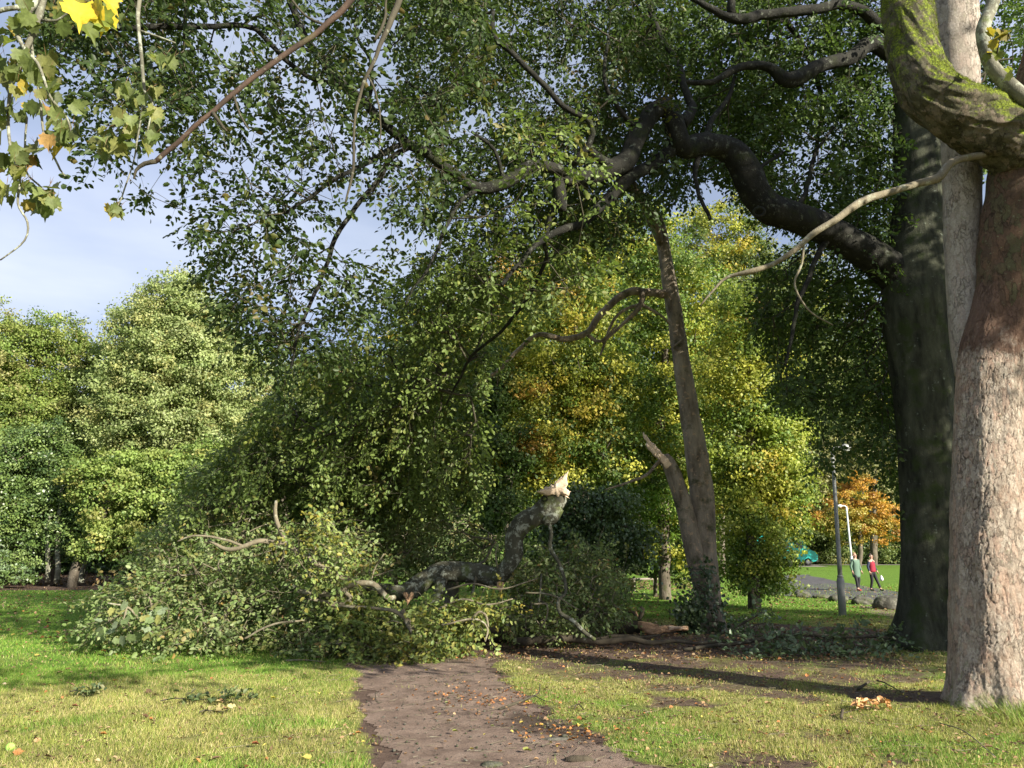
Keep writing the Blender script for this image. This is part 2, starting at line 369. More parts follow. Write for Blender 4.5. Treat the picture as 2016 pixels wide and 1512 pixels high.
def plate_bark(name, base, crack, moss_top=0.0, moss_base=0.0, scale=19.0, tone=((.26, .215, .165), (.44, .385, .31), (.40, .29, .22)), dispm=0.012):
    k = NT(name); g = k.pos((1, 1, 0.42)); q = k.pos()
    wob = k.n('ShaderNodeTexNoise', {'Vector': g, 'Scale': 7.0, 'Detail': 6.0, 'Roughness': 0.7}).outputs['Color']
    vec = k.n('ShaderNodeVectorMath', {0: g, 1: k.n('ShaderNodeVectorMath', {0: wob, 'Scale': 0.22}, operation='SCALE').outputs[0]}, operation='ADD').outputs[0]
    vo = k.n('ShaderNodeTexVoronoi', {'Vector': vec, 'Scale': scale}, feature='F1'); ve = k.n('ShaderNodeTexVoronoi', {'Vector': vec, 'Scale': scale}, feature='DISTANCE_TO_EDGE')
    hue = k.n('ShaderNodeSeparateColor', {0: vo.outputs['Color']}).outputs[0]
    c = k.ramp(k.mix(0.45, hue, k.noise(q, 3.2, 5, 0.6)), [(0.22, tone[0]), (0.5, tone[1]), (0.78, tone[2])])
    c = k.mix(k.ramp(k.noise(q, 38, 5, 0.7), [(0.35, 0.55), (0.6, 0.0)]), c, base)
    lines = k.ramp(ve.outputs[0], [(0.0, 0.85), (0.07, 0.0)])
    keep = k.ramp(k.noise(q, 4.0, 6, 0.7), [(0.42, 0.0), (0.60, 1.0)])
    cr_ = k.math('MULTIPLY', lines, keep)
    c = k.mix(k.math('MULTIPLY', cr_, k.ramp(k.noise(q, 30, 4, 0.7), [(0.35, 0.15), (0.6, 1.0)])), c, crack)
    c = k.mix(k.ramp(k.noise(g, 26, 8, 0.8, 1.2), [(0.30, 0.75), (0.44, 0.0)]), c, crack)
    c = k.mix(k.ramp(k.noise(q, 22, 4, 0.7), [(0.62, 0.0), (0.68, 0.7)]), c, (.22, .24, .14))
    if moss_top or moss_base:
        gn = k.n('ShaderNodeNewGeometry'); sz = k.n('ShaderNodeSeparateXYZ', {0: gn.outputs['Normal']}).outputs[2]; pz = k.n('ShaderNodeSeparateXYZ', {0: gn.outputs['Position']}).outputs[2]
        mf = 0.0
        if moss_top:
            mf = k.ramp(k.math('ADD', k.math('MULTIPLY', sz, 0.35), k.noise(q, 6, 7, 0.72)), [(0.42, 0.0), (0.56, 0.95)])
            mossc = k.ramp(k.noise(q, 40, 4, 0.6), [(0.30, (.03, .032, .008)), (0.48, (.10, .13, .015)), (0.66, (.24, .30, .02))])
            c = k.mix(mf, c, mossc)
        if moss_base:
            mb_ = k.ramp(k.math('ADD', k.noise(q, 7, 6, 0.7), k.math('MULTIPLY', pz, -0.42)), [(0.42, 0.0), (0.56, 0.75)])
            c = k.mix(mb_, c, (.13, .17, .035))
    if moss_base:
        ck = k.n('ShaderNodeAttribute', attribute_name='crack').outputs['Fac']; c = k.mix(k.math('MULTIPLY', ck, 0.85), c, (.075, .05, .035))
        c = k.mix(k.ramp(k.noise(q, 2.4, 5, 0.7), [(0.5, 0.0), (0.66, 0.45)]), c, (.30, .19, .13))
        zz = k.n('ShaderNodeSeparateXYZ', {0: q}).outputs[2]; c = k.mix(k.ramp(k.math('ADD', k.math('MULTIPLY', k.math('SUBTRACT', zz, 3.6), 0.5), k.math('MULTIPLY', k.noise(q, 4.5, 6, 0.75), 0.8)), [(0.44, 0.0), (0.56, 0.9)]), c, (.12, .068, .045))
    h = k.math('SUBTRACT', k.math('MULTIPLY', k.noise(q, 11, 8, 0.65), 0.8), k.math('MULTIPLY', cr_, 0.6))
    h = k.math('ADD', h, k.math('ADD', k.math('MULTIPLY', hue, 0.5), k.math('MULTIPLY', k.noise(g, 26, 8, 0.8, 1.2), 0.9)))
    k.bsdf(c, 0.85, h, dispm * 1.6, 1.0, 0.2)
    return k.m
M['plane_bark'] = plate_bark('flaking_trunk_bark', (.17, .12, .09), (.07, .048, .035), 0, 1)
M['plane_pale'] = plate_bark('pale_stem_bark', (.22, .19, .15), (.12, .09, .07), 0, 0, 16, ((.30, .26, .21), (.44, .39, .33), (.36, .29, .24)))
M['plane_moss'] = plate_bark('mossy_bough_bark', (.07, .065, .035), (.02, .018, .012), 1, 0, 15, ((.05, .046, .028), (.11, .10, .065), (.20, .155, .12)))
M['plane_dark'] = plate_bark('reddish_upper_bark', (.08, .05, .035), (.03, .02, .015), 0, 0, 14, ((.09, .06, .04), (.16, .095, .06), (.10, .10, .05)))
def wood_m(name, a, b):
    k = NT(name); p = k.pos((1, 1, 1)); c = k.ramp(k.noise(p, 22, 6, 0.7, 1.5), [(0.3, a), (0.7, b)]); k.bsdf(c, 0.75, k.noise(p, 60, 4, 0.6, 2.0), 0.01, 1.0, 0.2); return k.m
M['wood'] = wood_m('fresh_split_wood', (.66, .47, .31), (.90, .74, .56)); M['wood_dark'] = wood_m('weathered_split_wood', (.34, .19, .10), (.66, .44, .26))
M['grey_wood'] = wood_m('grey_dead_wood', (.16, .13, .10), (.38, .33, .27))
def plain(name, col, rough=0.6, metal=0.0, nz=0.25, sc=8.0, spec=0.4, bd=0.004):
    k = NT(name); p = k.pos(); c = k.mix(k.ramp(k.noise(p, sc, 5, 0.6), [(0.3, nz), (0.7, 0.0)]), col, tuple(v * 0.45 for v in col)); k.bsdf(c, rough, k.noise(p, sc * 5, 4, 0.6), bd, 0.6, spec, metal); return k.m
# ground
k = NT('lawn_and_worn_soil'); q = k.pos(); a = k.n('ShaderNodeAttribute', attribute_name='dirt').outputs['Fac']; hv = k.n('ShaderNodeAttribute', attribute_name='lush').outputs['Fac']
soil = k.ramp(k.noise(q, 7, 8, 0.7), [(0.25, (.055, .036, .027)), (0.55, (.12, .082, .062)), (0.8, (.17, .125, .095))])
thatch = k.ramp(k.noise(q, 11, 8, 0.75), [(0.28, (.09, .095, .03)), (0.5, (.19, .19, .055)), (0.72, (.33, .28, .13))])
lush = k.ramp(k.noise(q, 5, 8, 0.7), [(0.3, (.07, .13, .018)), (0.7, (.14, .24, .03))])
g = k.mix(hv, thatch, lush)
f = k.ramp(k.math('ADD', a, k.math('MULTIPLY', k.math('SUBTRACT', k.noise(q, 16, 6, 0.75), 0.5), 0.9)), [(0.38, 0.0), (0.62, 1.0)])
k.bsdf(k.mix(f, g, soil), 0.92, k.noise(q, 42, 8, 0.75), 0.03, 1.0, 0.15); M['ground'] = k.m
k = NT('trodden_earth'); q = k.pos()
c = k.ramp(k.noise(q, 3.0, 9, 0.68), [(0.28, (.10, .068, .05)), (0.5, (.20, .142, .108)), (0.75, (.30, .226, .175))])
c = k.mix(k.ramp(k.noise(q, 110, 3, 0.6), [(0.60, 0.0), (0.68, 0.6)]), c, (.34, .28, .23))
c = k.mix(k.ramp(k.noise(q, 60, 3, 0.6), [(0.30, 0.7), (0.42, 0.0)]), c, (.045, .03, .024))
wet = k.n('ShaderNodeAttribute', attribute_name='wet').outputs['Fac']
c = k.mix(k.math('MULTIPLY', wet, 0.7), c, (.035, .026, .02))
p = k.bsdf(c, 0.9, k.math('ADD', k.noise(q, 30, 8, 0.75), k.math('MULTIPLY', k.noise(q, 130, 3, 0.6), 0.35)), 0.028, 1.0, 0.25)
k.t.links.new(k.math('SUBTRACT', 0.9, k.math('MULTIPLY', wet, 0.5)), p.inputs['Roughness']); M['earth'] = k.m
k = NT('worn_asphalt'); q = k.pos(); c = k.ramp(k.noise(q, 2.2, 8, 0.7), [(0.3, (.055, .053, .056)), (0.7, (.12, .115, .118))]); k.bsdf(c, 0.75, k.noise(q, 70, 4, 0.6), 0.008, 1.0, 0.3); M['asphalt'] = k.m
k = NT('pale_concrete'); q = k.pos(); c = k.ramp(k.noise(q, 1.2, 8, 0.7), [(0.3, (.24, .22, .19)), (0.7, (.36, .33, .29))]); k.bsdf(c, 0.8); M['concrete'] = k.m
k = NT('grey_boulder_stone'); q = k.pos(); c = k.ramp(k.noise(q, 5, 9, 0.7), [(0.3, (.04, .038, .03)), (0.6, (.13, .125, .10)), (0.8, (.25, .24, .20))])
gn = k.n('ShaderNodeNewGeometry'); c = k.mix(k.ramp(k.noise(q, 3.2, 6, 0.7), [(0.52, 0.0), (0.62, 0.7)]), c, (.06, .08, .02)); k.bsdf(c, 0.9, k.noise(q, 9, 8, 0.7), 0.05, 1.0, 0.2); M['stone'] = k.m

# ------------------------------------------------------------------ ground, path
def g2(px, py): return gp(px, py)[:2]
PATH = [g2(*p) for p in [(735, 1291), (700, 1302), (706, 1330), (712, 1375), (712, 1400), (735, 1432), (752, 1465), (752, 1512)]] + [(-0.75, 4.0), (-0.6, 0.5), (-.4, -6), (1.6, -6), (1.5, 0.5), (1.35, 4.0)] + \
       [g2(*p) for p in [(1330, 1512), (1225, 1478), (1170, 1440), (1080, 1405), (1040, 1375), (990, 1335), (968, 1310), (975, 1292)]]
WORN = [g2(*p) for p in [(980, 1286), (1150, 1268), (1400, 1262), (1860, 1300), (1860, 1352), (1600, 1352), (1350, 1352), (1180, 1345), (1040, 1330)]]
SPILL = [g2(*p) for p in [(690, 1290), (600, 1270), (500, 1262), (800, 1240), (1500, 1225), (1750, 1240), (1760, 1290), (1100, 1300)]]
LEFTSOIL = [g2(-300, 1163), g2(215, 1163), g2(330, 1155), g2(330, 1137), g2(-300, 1137)]
WET = [g2(*p) for p in [(1010, 1395), (1090, 1405), (1180, 1440), (1190, 1452), (1110, 1452), (1040, 1436), (1000, 1415)]]
FARX = 8.0
def height(x, y):
    h = 0.05 * (fbm(x * 0.35, y * 0.35, 3, 3) - 0.5) * sstep(2, 6, y) + 0.02 * (fbm(x * 1.7, y * 1.7, 5, 3) - 0.5)
    h = h * sstep(30, 26, y) + 0.75 * sstep(40, 72, y)
    h = h + 0.10 * np.exp(-((x - 5.4) ** 2 + (y - 8.7) ** 2) / 1.1)
    return h
def dirtmask(x, y):
    wob = (fbm(x * 2.3, y * 2.3, 11, 4) - 0.5) * 0.55
    d1 = sstep(-0.22, 0.12, polydist(x, y, PATH) + wob * 0.9)
    d2 = 0.62 * sstep(-0.5, 0.5, polydist(x, y, WORN) + wob) * (0.45 + 0.9 * fbm(x * 1.6, y * 1.6, 21, 4))
    d3 = 0.75 * sstep(-0.4, 0.4, polydist(x, y, SPILL) + wob)
    d4 = sstep(-0.5, 0.5, polydist(x, y, LEFTSOIL) + wob)
    d5 = 0.66 * sstep(-1.0, 1.5, x - 0.05 * y) * sstep(16.5, 8, y) * sstep(0.42, 0.60, fbm(x * 1.1, y * 1.1, 31, 5))
    return np.clip(np.maximum.reduce([d1, d2, d3, d4, d5]), 0, 1)
def lushmask(x, y):
    return np.clip(sstep(0.5, -3.0, x + 0.22 * (y - 12)) * sstep(8, 15, y) + sstep(18, 24, y) + 0.6 * sstep(0.5, .62, fbm(x * .9, y * .9, 77, 4)), 0, 1)
def axis(lo, hi, st, far_lo, far_hi, gr=1.14):
    a = list(np.arange(lo, hi, st)); s = st
    while a[-1] < far_hi: s *= gr; a.append(a[-1] + s)
    s = st; b = [lo]
    while b[-1] > far_lo: s *= gr; b.append(b[-1] - s)
    return np.array(b[:0:-1] + a)
gx = axis(-9, 11, 0.085, -900, 900); gy = axis(3.5, 20, 0.085, -200, 1500, 1.12)
XX, YY = np.meshgrid(gx, gy); ZZ = height(XX, YY); DM = dirtmask(XX, YY)
near = (YY > 3) & (YY < 20)
ZZ = ZZ - 0.02 * DM * near + near * 0.018 * (fbm(XX * 7, YY * 7, 41, 3) - 0.5)
nx_, ny_ = len(gx), len(gy); i = np.arange(ny_ - 1)[:, None] * nx_; j = np.arange(nx_ - 1)[None]
GQ = np.stack([i + j, i + j + 1, i + nx_ + j + 1, i + nx_ + j], -1).reshape(-1, 4)
gro = mesh_np('ground', np.stack([XX, YY, ZZ], -1).reshape(-1, 3), GQ, M['ground'], smooth=True); tag(gro, 'grass lawn with worn patches of brown soil', kind='structure')
for nm, arr in (('dirt', DM), ('lush', lushmask(XX, YY))):
    a_ = gro.data.attributes.new(nm, 'FLOAT', 'POINT'); a_.data.foreach_set('value', arr.ravel().astype(np.float32))
def gz(x, y):
    """ground height by bilinear lookup"""
    x = np.asarray(x, float); y = np.asarray(y, float)
    a = np.clip(np.searchsorted(gx, x) - 1, 0, nx_ - 2); b = np.clip(np.searchsorted(gy, y) - 1, 0, ny_ - 2)
    fx = (x - gx[a]) / (gx[a + 1] - gx[a]); fy = (y - gy[b]) / (gy[b + 1] - gy[b])
    return (ZZ[b, a] * (1 - fx) + ZZ[b, a + 1] * fx) * (1 - fy) + (ZZ[b + 1, a] * (1 - fx) + ZZ[b + 1, a + 1] * fx) * fy
# trodden path: its own sheet with ragged edge, a few mm above the lawn
px_ = np.arange(-3.2, 3.2, 0.045); py_ = np.arange(1.0, 14.2, 0.045); PX, PY = np.meshgrid(px_, py_)
sd_ = polydist(PX, PY, PATH) + (fbm(PX * 3.1, PY * 3.1, 13, 5) - 0.5) * 0.55
PZ = gz(PX, PY) + 0.006 + 0.022 * (fbm(PX * 5, PY * 5, 51, 4) - 0.5) * sstep(0, .3, sd_)
wetm = sstep(-0.12, 0.10, polydist(PX, PY, WET) + (fbm(PX * 6, PY * 6, 8, 4) - 0.5) * 0.4)
PZ = PZ * 1.0 - 0.002 * wetm
n1, n2 = PX.shape; i = np.arange(n1 - 1)[:, None] * n2; j = np.arange(n2 - 1)[None]
Q = np.stack([i + j, i + j + 1, i + n2 + j + 1, i + n2 + j], -1).reshape(-1, 4)
keepq = sd_.ravel()[Q].min(1) > 0.0; Q = Q[keepq]; us, inv = np.unique(Q, return_inverse=True)
pth = mesh_np('path', np.stack([PX, PY, PZ], -1).reshape(-1, 3)[us], inv.reshape(-1, 4), M['earth'], smooth=True); tag(pth, 'bare brown earth path running up to the fallen branches', kind='structure')
a_ = pth.data.attributes.new('wet', 'FLOAT', 'POINT'); a_.data.foreach_set('value', wetm.ravel()[us].astype(np.float32))
def sheet(name, pts, mat, z, label):
    """flat polygon sheet following the ground, pts in world xy"""
    pts = np.array(pts); lo, hi = pts.min(0), pts.max(0); s = max(0.25, (hi - lo).max() / 130)
    X, Y = np.meshgrid(np.arange(lo[0], hi[0] + s, s), np.arange(lo[1], hi[1] + s, s)); d = polydist(X, Y, pts) + (fbm(X * .8, Y * .8, 5, 3) - .5) * .4
    n1, n2 = X.shape; i = np.arange(n1 - 1)[:, None] * n2; j = np.arange(n2 - 1)[None]
    Q = np.stack([i + j, i + j + 1, i + n2 + j + 1, i + n2 + j], -1).reshape(-1, 4); Q = Q[d.ravel()[Q].min(1) > -s * .5]
    us, inv = np.unique(Q, return_inverse=True)
    o = mesh_np(name, np.stack([X, Y, gz(X, Y) + z], -1).reshape(-1, 3)[us], inv.reshape(-1, 4), mat, smooth=True); return tag(o, label, kind='structure')
sheet('asphalt_path', [g2(*p) for p in [(1500, 1142), (1590, 1141), (1690, 1153), (1770, 1166), (1900, 1172), (2200, 1176), (2200, 1206), (1900, 1200), (1780, 1190), (1700, 1182), (1570, 1176), (1480, 1168)]], M['asphalt'], 0.02, 'grey asphalt footpath curving behind the boulders')
sheet('soil_track', [g2(*p) for p in [(1690, 1190), (1760, 1200), (1900, 1215), (2100, 1225), (2100, 1245), (1900, 1232), (1760, 1220), (1700, 1204)]], M['earth'], 0.012, 'narrow dark soil track below the boulders')
sheet('car_park', [(14, 66), (26.5, 66), (27.5, 72), (60, 74), (60, 84), (10, 84)], M['concrete'], 0.02, 'pale paved drive with the parked van')
def PT(px, py, lift=0.0):
    p = gp(px, py); z = float(gz(p[0], p[1])); p = gp(px, py, z); p[2] = z + lift; return p
# ------------------------------------------------------------------ the great beech on the right
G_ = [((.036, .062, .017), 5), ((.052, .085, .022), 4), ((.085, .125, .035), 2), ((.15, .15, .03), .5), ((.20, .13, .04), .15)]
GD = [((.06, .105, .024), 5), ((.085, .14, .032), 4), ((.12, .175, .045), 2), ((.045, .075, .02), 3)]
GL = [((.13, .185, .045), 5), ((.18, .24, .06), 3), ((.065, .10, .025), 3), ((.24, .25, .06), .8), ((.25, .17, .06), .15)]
rng = np.random.default_rng(7)
BY = 14.0
beech = empty('beech_tree', PT(1820, 1274), 'huge dark beech trunk behind the pale trunk, its crooked limbs reaching left over the lawn', 'tree')
def trunk_flare(amp, k=5, ph=0.0, h=0.7):
    return lambda s, a: 1 + amp * np.exp(-s[:, None] / h) * (0.55 + 0.45 * np.cos(k * a[None] + ph + 0.6 * np.sin(2 * a[None]))) + 0.02 * np.cos(3 * a[None] + ph)
mb = MB()
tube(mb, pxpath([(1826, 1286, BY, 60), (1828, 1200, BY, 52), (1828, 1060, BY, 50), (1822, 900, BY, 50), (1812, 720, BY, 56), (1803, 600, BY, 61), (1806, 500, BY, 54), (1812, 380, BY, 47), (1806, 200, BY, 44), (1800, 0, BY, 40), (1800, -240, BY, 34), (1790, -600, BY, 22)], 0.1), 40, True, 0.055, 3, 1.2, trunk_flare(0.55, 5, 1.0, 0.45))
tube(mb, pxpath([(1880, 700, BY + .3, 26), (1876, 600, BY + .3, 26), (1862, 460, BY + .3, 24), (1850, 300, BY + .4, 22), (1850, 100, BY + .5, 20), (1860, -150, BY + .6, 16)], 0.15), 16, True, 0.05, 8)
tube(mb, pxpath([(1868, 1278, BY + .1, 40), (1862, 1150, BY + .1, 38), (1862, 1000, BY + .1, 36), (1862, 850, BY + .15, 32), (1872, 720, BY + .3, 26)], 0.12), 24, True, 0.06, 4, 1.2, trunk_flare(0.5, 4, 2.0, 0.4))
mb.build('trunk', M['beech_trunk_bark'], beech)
LIMBS = {  # (px, py, depth, radius px)
 'a': [(1850, 660, 14.25, 50), (1800, 580, 14.1, 46), (1752, 532, 13.95, 41), (1700, 495, 13.7, 36), (1640, 462, 13.5, 35), (1575, 432, 13.2, 34), (1515, 408, 13, 34), (1482, 372, 12.9, 34), (1462, 325, 12.8, 32), (1430, 292, 12.7, 28), (1385, 286, 12.5, 26), (1348, 290, 12.3, 25), (1328, 255, 12.2, 25), (1318, 218, 12.1, 22), (1296, 206, 12.0, 18)],
 'b': [(1318, 205, 12.1, 18), (1278, 228, 12, 20), (1252, 275, 11.9, 21), (1232, 318, 11.8, 22), (1190, 338, 11.6, 21), (1150, 348, 11.5, 18), (1112, 356, 11.4, 14)],
 'c': [(1346, 282, 12.4, 16), (1300, 312, 12.2, 14), (1255, 342, 12.0, 15), (1215, 372, 11.9, 14), (1180, 410, 11.8, 12), (1140, 440, 11.6, 9), (1090, 462, 11.4, 7), (1040, 500, 11.2, 5), (985, 560, 11, 4)],
 'd': [(1125, 345, 11.4, 13), (1085, 330, 11.2, 13), (1045, 328, 11.1, 15), (995, 356, 11, 15), (940, 370, 10.9, 14), (895, 345, 10.8, 12), (850, 308, 10.6, 12), (800, 276, 10.5, 11), (755, 240, 10.4, 11), (715, 200, 10.2, 10), (672, 165, 10.1, 10), (630, 108, 10, 9), (590, 50, 9.8, 8), (560, -40, 9.7, 7), (520, -200, 9.6, 4)],
 'e': [(1102, 352, 11.4, 15), (1104, 390, 11.4, 14), (1106, 414, 11.4, 8)],
 'f': [(800, 290, 10.5, 6), (765, 312, 10.4, 6), (740, 360, 10.3, 6), (700, 410, 10.1, 5), (660, 470, 10, 5), (625, 560, 9.9, 4), (590, 650, 9.8, 3), (570, 730, 9.8, 2)],
 'g': [(975, 20, 10.5, 4), (970, 70, 10.4, 6), (1015, 110, 10.5, 6), (1060, 160, 10.6, 6), (1110, 215, 10.8, 6), (1158, 240, 10.9, 6), (1160, 285, 11.0, 7), (1120, 330, 11.2, 8)],
 'h': [(1345, 245, 12.3, 16), (1362, 215, 12.4, 10), (1358, 195, 12.5, 8), (1345, 165, 12.6, 7), (1330, 120, 12.8, 7), (1290, 50, 12.9, 6), (1270, -40, 13, 5)],
 'i': [(1775, 120, 14, 20), (1720, 85, 13.9, 18), (1675, 112, 13.7, 16), (1625, 125, 13.5, 15), (1555, 158, 13.3, 18), (1515, 135, 13.2, 11), (1465, 130, 13, 8), (1400, 160, 12.9, 6), (1330, 160, 12.8, 4)],
 'j': [(1770, 60, 14, 18), (1720, 40, 13.8, 13), (1660, 8, 13.6, 11), (1600, 20, 13.4, 11), (1500, 28, 13.2, 10), (1450, 36, 13, 11), (1400, 18, 12.9, 7), (1340, -20, 12.8, 5)],
 'k': [(1440, 30, 13, 9), (1440, -60, 12.8, 8)], 'l': [(940, 372, 10.9, 6), (905, 400, 10.7, 4), (880, 440, 10.4, 4), (845, 520, 10.2, 3), (800, 600, 10, 2.5)],
 'm': [(1640, 462, 13.5, 9), (1610, 500, 13.3, 6), (1585, 560, 13.1, 5), (1560, 640, 13, 4), (1548, 720, 12.9, 3)],
 'n': [(1385, 286, 12.5, 8), (1370, 350, 12.3, 5), (1400, 430, 12.1, 4)],
 'o': [(1232, 325, 11.8, 10), (1190, 320, 11.5, 9), (1160, 295, 11.2, 8)],
 'p': [(672, 165, 10.1, 5), (600, 150, 9.8, 5), (500, 58, 9.4, 5), (380, 52, 9.1, 6), (250, 55, 8.8, 6), (120, 60, 8.5, 4)],
 'q': [(850, 308, 10.6, 5), (880, 260, 10.7, 4), (860, 200, 10.6, 4), (800, 160, 10.5, 3)],
 'r': [(1112, 356, 11.4, 6), (1070, 470, 11.6, 4.5), (1075, 520, 12, 4), (1000, 640, 12.6, 3.5), (930, 700, 13.2, 3), (880, 800, 13.8, 2)],
 'u': [(1385, 290, 12.5, 8), (1400, 240, 12.7, 6), (1430, 200, 13, 5), (1450, 130, 13.3, 3)], 'v': [(1560, 425, 13.2, 7), (1590, 380, 13.5, 5), (1600, 310, 13.9, 4), (1640, 250, 14.3, 3)], 'w': [(1475, 370, 12.9, 6), (1500, 330, 13.2, 4), (1540, 300, 13.6, 3)], 'x': [(1262, 262, 11.9, 6), (1220, 215, 11.7, 5), (1190, 150, 11.6, 4), (1200, 70, 11.6, 3)], 'y': [(990, 358, 11, 5), (975, 300, 10.8, 4), (930, 260, 10.7, 3)], 'z': [(720, 205, 10.2, 5), (735, 130, 10.1, 4), (700, 60, 10, 3), (710, -40, 10, 2)],
 's': [(800, 280, 10.5, 6), (700, 330, 10, 5), (560, 420, 9.8, 3)],
 't': [(1500, 28, 13.2, 9), (1560, 60, 15, 6), (1620, 200, 16, 5), (1600, 320, 17, 4)],
}
SK = []
for nm, rows in LIMBS.items():
    rows = [(a_, b_, c_, r_ * (.87 if r_ > 10 else .95)) for a_, b_, c_, r_ in rows]
    P = pxpath(rows, 0.07 if rows[0][3] > 12 else 0.12, 0.05 if rows[0][3] < 12 else 0.045, ord(nm))
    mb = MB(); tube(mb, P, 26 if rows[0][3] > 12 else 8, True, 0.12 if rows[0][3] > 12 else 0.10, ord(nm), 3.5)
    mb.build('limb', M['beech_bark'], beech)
    SK.append(P[::3])
# knot hole on the lower bend of the big limb
c0 = at(1494, 418, 12.66); mb = MB(); a = np.linspace(0, 2 * np.pi, 15)
dirk = norm(np.array([-.25, -1, -.25])); sx = norm(np.cross(dirk, [0, 0, 1])); sy = np.cross(sx, dirk)
ringp = np.array([list(c0 + dirk * 0.02 + 0.095 * math.cos(t) * sx + 0.075 * math.sin(t) * sy) + [0.028] for t in a]); tube(mb, ringp, 8, False); mb.build('knot', M['beech_bark'], beech)
TR = np.vstack([pxpath([(1806, 500, 14, 50), (1812, 380, BY, 47), (1806, 200, BY, 44), (1800, 0, BY, 40)], 0.3)])
SKEL = np.vstack(SK + [TR])[:, :3]
holes_sky = [[(660, 380), (780, 395), (790, 440), (740, 470), (690, 520), (640, 500), (650, 430)], [(880, 190), (990, 190), (1000, 240), (940, 280), (870, 250)],
             [(730, 640), (600, 640), (570, 700), (640, 700)]]
def ndens(sc, lo, hi, sd, base=0.12):
    return lambda x, y: base + (1 - base) * sstep(lo, hi, fbm(x / sc, y / sc, sd, 4))
reg = []
# upper-left drape
reg.append((region([(60, -120), (60, 40), (90, 130), (165, 200), (175, 330), (250, 345), (290, 400), (360, 430), (375, 490), (470, 510), (430, 560), (560, 640), (640, 600), (730, 520), (820, 430), (900, 380), (960, 300), (960, -120)],
            8.2, 11.5, 1500, rng, holes_sky, lambda x, y: ndens(48, .40, .58, 5, .04)(x, y) * (0.22 + 0.78 * sstep(470, 60, y + 0.05 * x))), 'u'))
reg.append((region([(420, 540), (440, 600), (520, 680), (540, 760), (600, 700)], 9.4, 12, 70, rng), 'u'))
reg.append((region([(380, 400), (430, 560), (520, 640), (560, 700), (640, 720), (720, 620), (760, 520), (900, 420), (820, 330), (600, 330)], 9.0, 11.5, 200, rng, holes_sky[:1], ndens(55, .42, .6, 6, .05)), 'u'))
reg.append((region([(800, -120), (800, 420), (1000, 480), (1200, 480), (1330, 400), (1330, -120)], 11.3, 16.0, 2500, rng, holes_sky, ndens(52, .34, .54, 8, .07)), 'u'))
# dark mass behind the big limb
reg.append((region([(1180, -120), (1180, 300), (1300, 400), (1420, 330), (1560, 440), (1660, 520), (1760, 560), (1780, -120)], 13.4, 17.0, 3900, rng, [[(1390, 340), (1430, 330), (1440, 400), (1400, 400)]], lambda x, y: ndens(60, .30, .55, 9, .12)(x, y) * np.interp(x, [1180, 1420], [.55, 1])), 'd'))
reg.append((region([(1520, 470), (1640, 520), (1760, 560), (1780, 980), (1700, 880), (1620, 930), (1560, 800), (1480, 640)], 14.0, 17.5, 1050, rng, (), ndens(70, .32, .52, 10, .2)), 'd'))
reg.append((region([(1880, -100), (1900, 330), (2100, 330), (2100, -100)], 14.5, 19.0, 700, rng, (), ndens(60, .3, .5, 12, .2)), 'd'))
# hanging curtain in the middle
reg.append((region([(560, 620), (640, 690), (720, 590), (820, 500), (960, 450), (1110, 420), (1150, 500), (1040, 600), (975, 700), (940, 860), (945, 1010), (900, 940), (840, 1000), (760, 970), (640, 970), (540, 960), (430, 990), (330, 1040), (400, 930), (480, 840), (550, 760), (590, 700)],
            lambda x, y: np.interp(y, [430, 620, 760, 1000], [12.0, 12.4, 13.6, 14.4]), lambda x, y: np.interp(y, [430, 620, 760, 1000], [14.5, 15.5, 16.5, 17.5]), 2050, rng, [[(600, 640), (670, 640), (640, 700), (600, 700)]], ndens(50, .36, .54, 14, .08)), 'c'))
reg.append((region([(450, 900), (540, 800), (620, 740), (900, 700), (960, 850), (930, 990), (800, 1010), (600, 980), (470, 980), (340, 1030)], 15.0, 18.0, 900, rng, (), ndens(60, .36, .56, 15, .12)), 'c'))
reg.append((region([(1010, 230), (1140, 250), (1190, 330), (1130, 380), (1040, 340)], 8.6, 10.0, 60, rng), 'l'))
reg.append((region([(900, 400), (1200, 400), (1180, 560), (1020, 620), (900, 540)], 9.6, 11.5, 70, rng), 'l'))
allp = np.concatenate([r[0] for r in reg]); kind = np.concatenate([[r[1]] * len(r[0]) for r in reg])
LP = np.vstack([pxpath(r_, .12) for n__, r_ in LIMBS.items() if r_[0][3] > 5 or n__ in 'fg'])
LP = np.vstack([LP, pxpath([(1310, 510, 17.4, 15), (1293, 440, 17.1, 12), (1268, 400, 16.8, 12), (1248, 372, 16.2, 12), (1232, 352, 15.6, 10)], .12), pxpath([(1378, 940, 17.4, 24), (1336, 670, 17.4, 18), (1310, 510, 17.4, 15)], .12)])
shy = rng.uniform(0, 1, len(allp)) < .55
ok = np.ones(len(allp), bool)                       # sprays leave the boughs themselves bare, as on a real beech seen from below
for q in LP:
    rel = allp - q[:3]; vd = norm(q[:3] - [0, 0, CH]); al = rel @ vd; pe = np.linalg.norm(rel - al[:, None] * vd, axis=1)
    ok &= ~((al < q[3] + .1) & (al > -6) & (pe < q[3] + .14) & shy)
allp, kind = allp[ok], kind[ok]
nodes, par, tid = grow(SKEL, allp, 0.4, 0.25, 3, 0.16)
mt = MB(); branch_mesh(mt, nodes, par, len(SKEL), 0.0026, 0.42, 0.03)
dirs = norm(nodes[tid] - nodes[par[tid]]); pos = nodes[tid]
LV = Leaves()
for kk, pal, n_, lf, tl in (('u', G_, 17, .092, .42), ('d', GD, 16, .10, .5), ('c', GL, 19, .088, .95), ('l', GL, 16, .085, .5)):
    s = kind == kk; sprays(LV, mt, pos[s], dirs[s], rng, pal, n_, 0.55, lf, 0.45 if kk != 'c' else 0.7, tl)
print('beech sprays', len(allp), 'verts', LV.n)
mt.build('twigs', M['twig_bark'], beech, smooth=False)
LV.build('foliage', M['leaf'], beech)
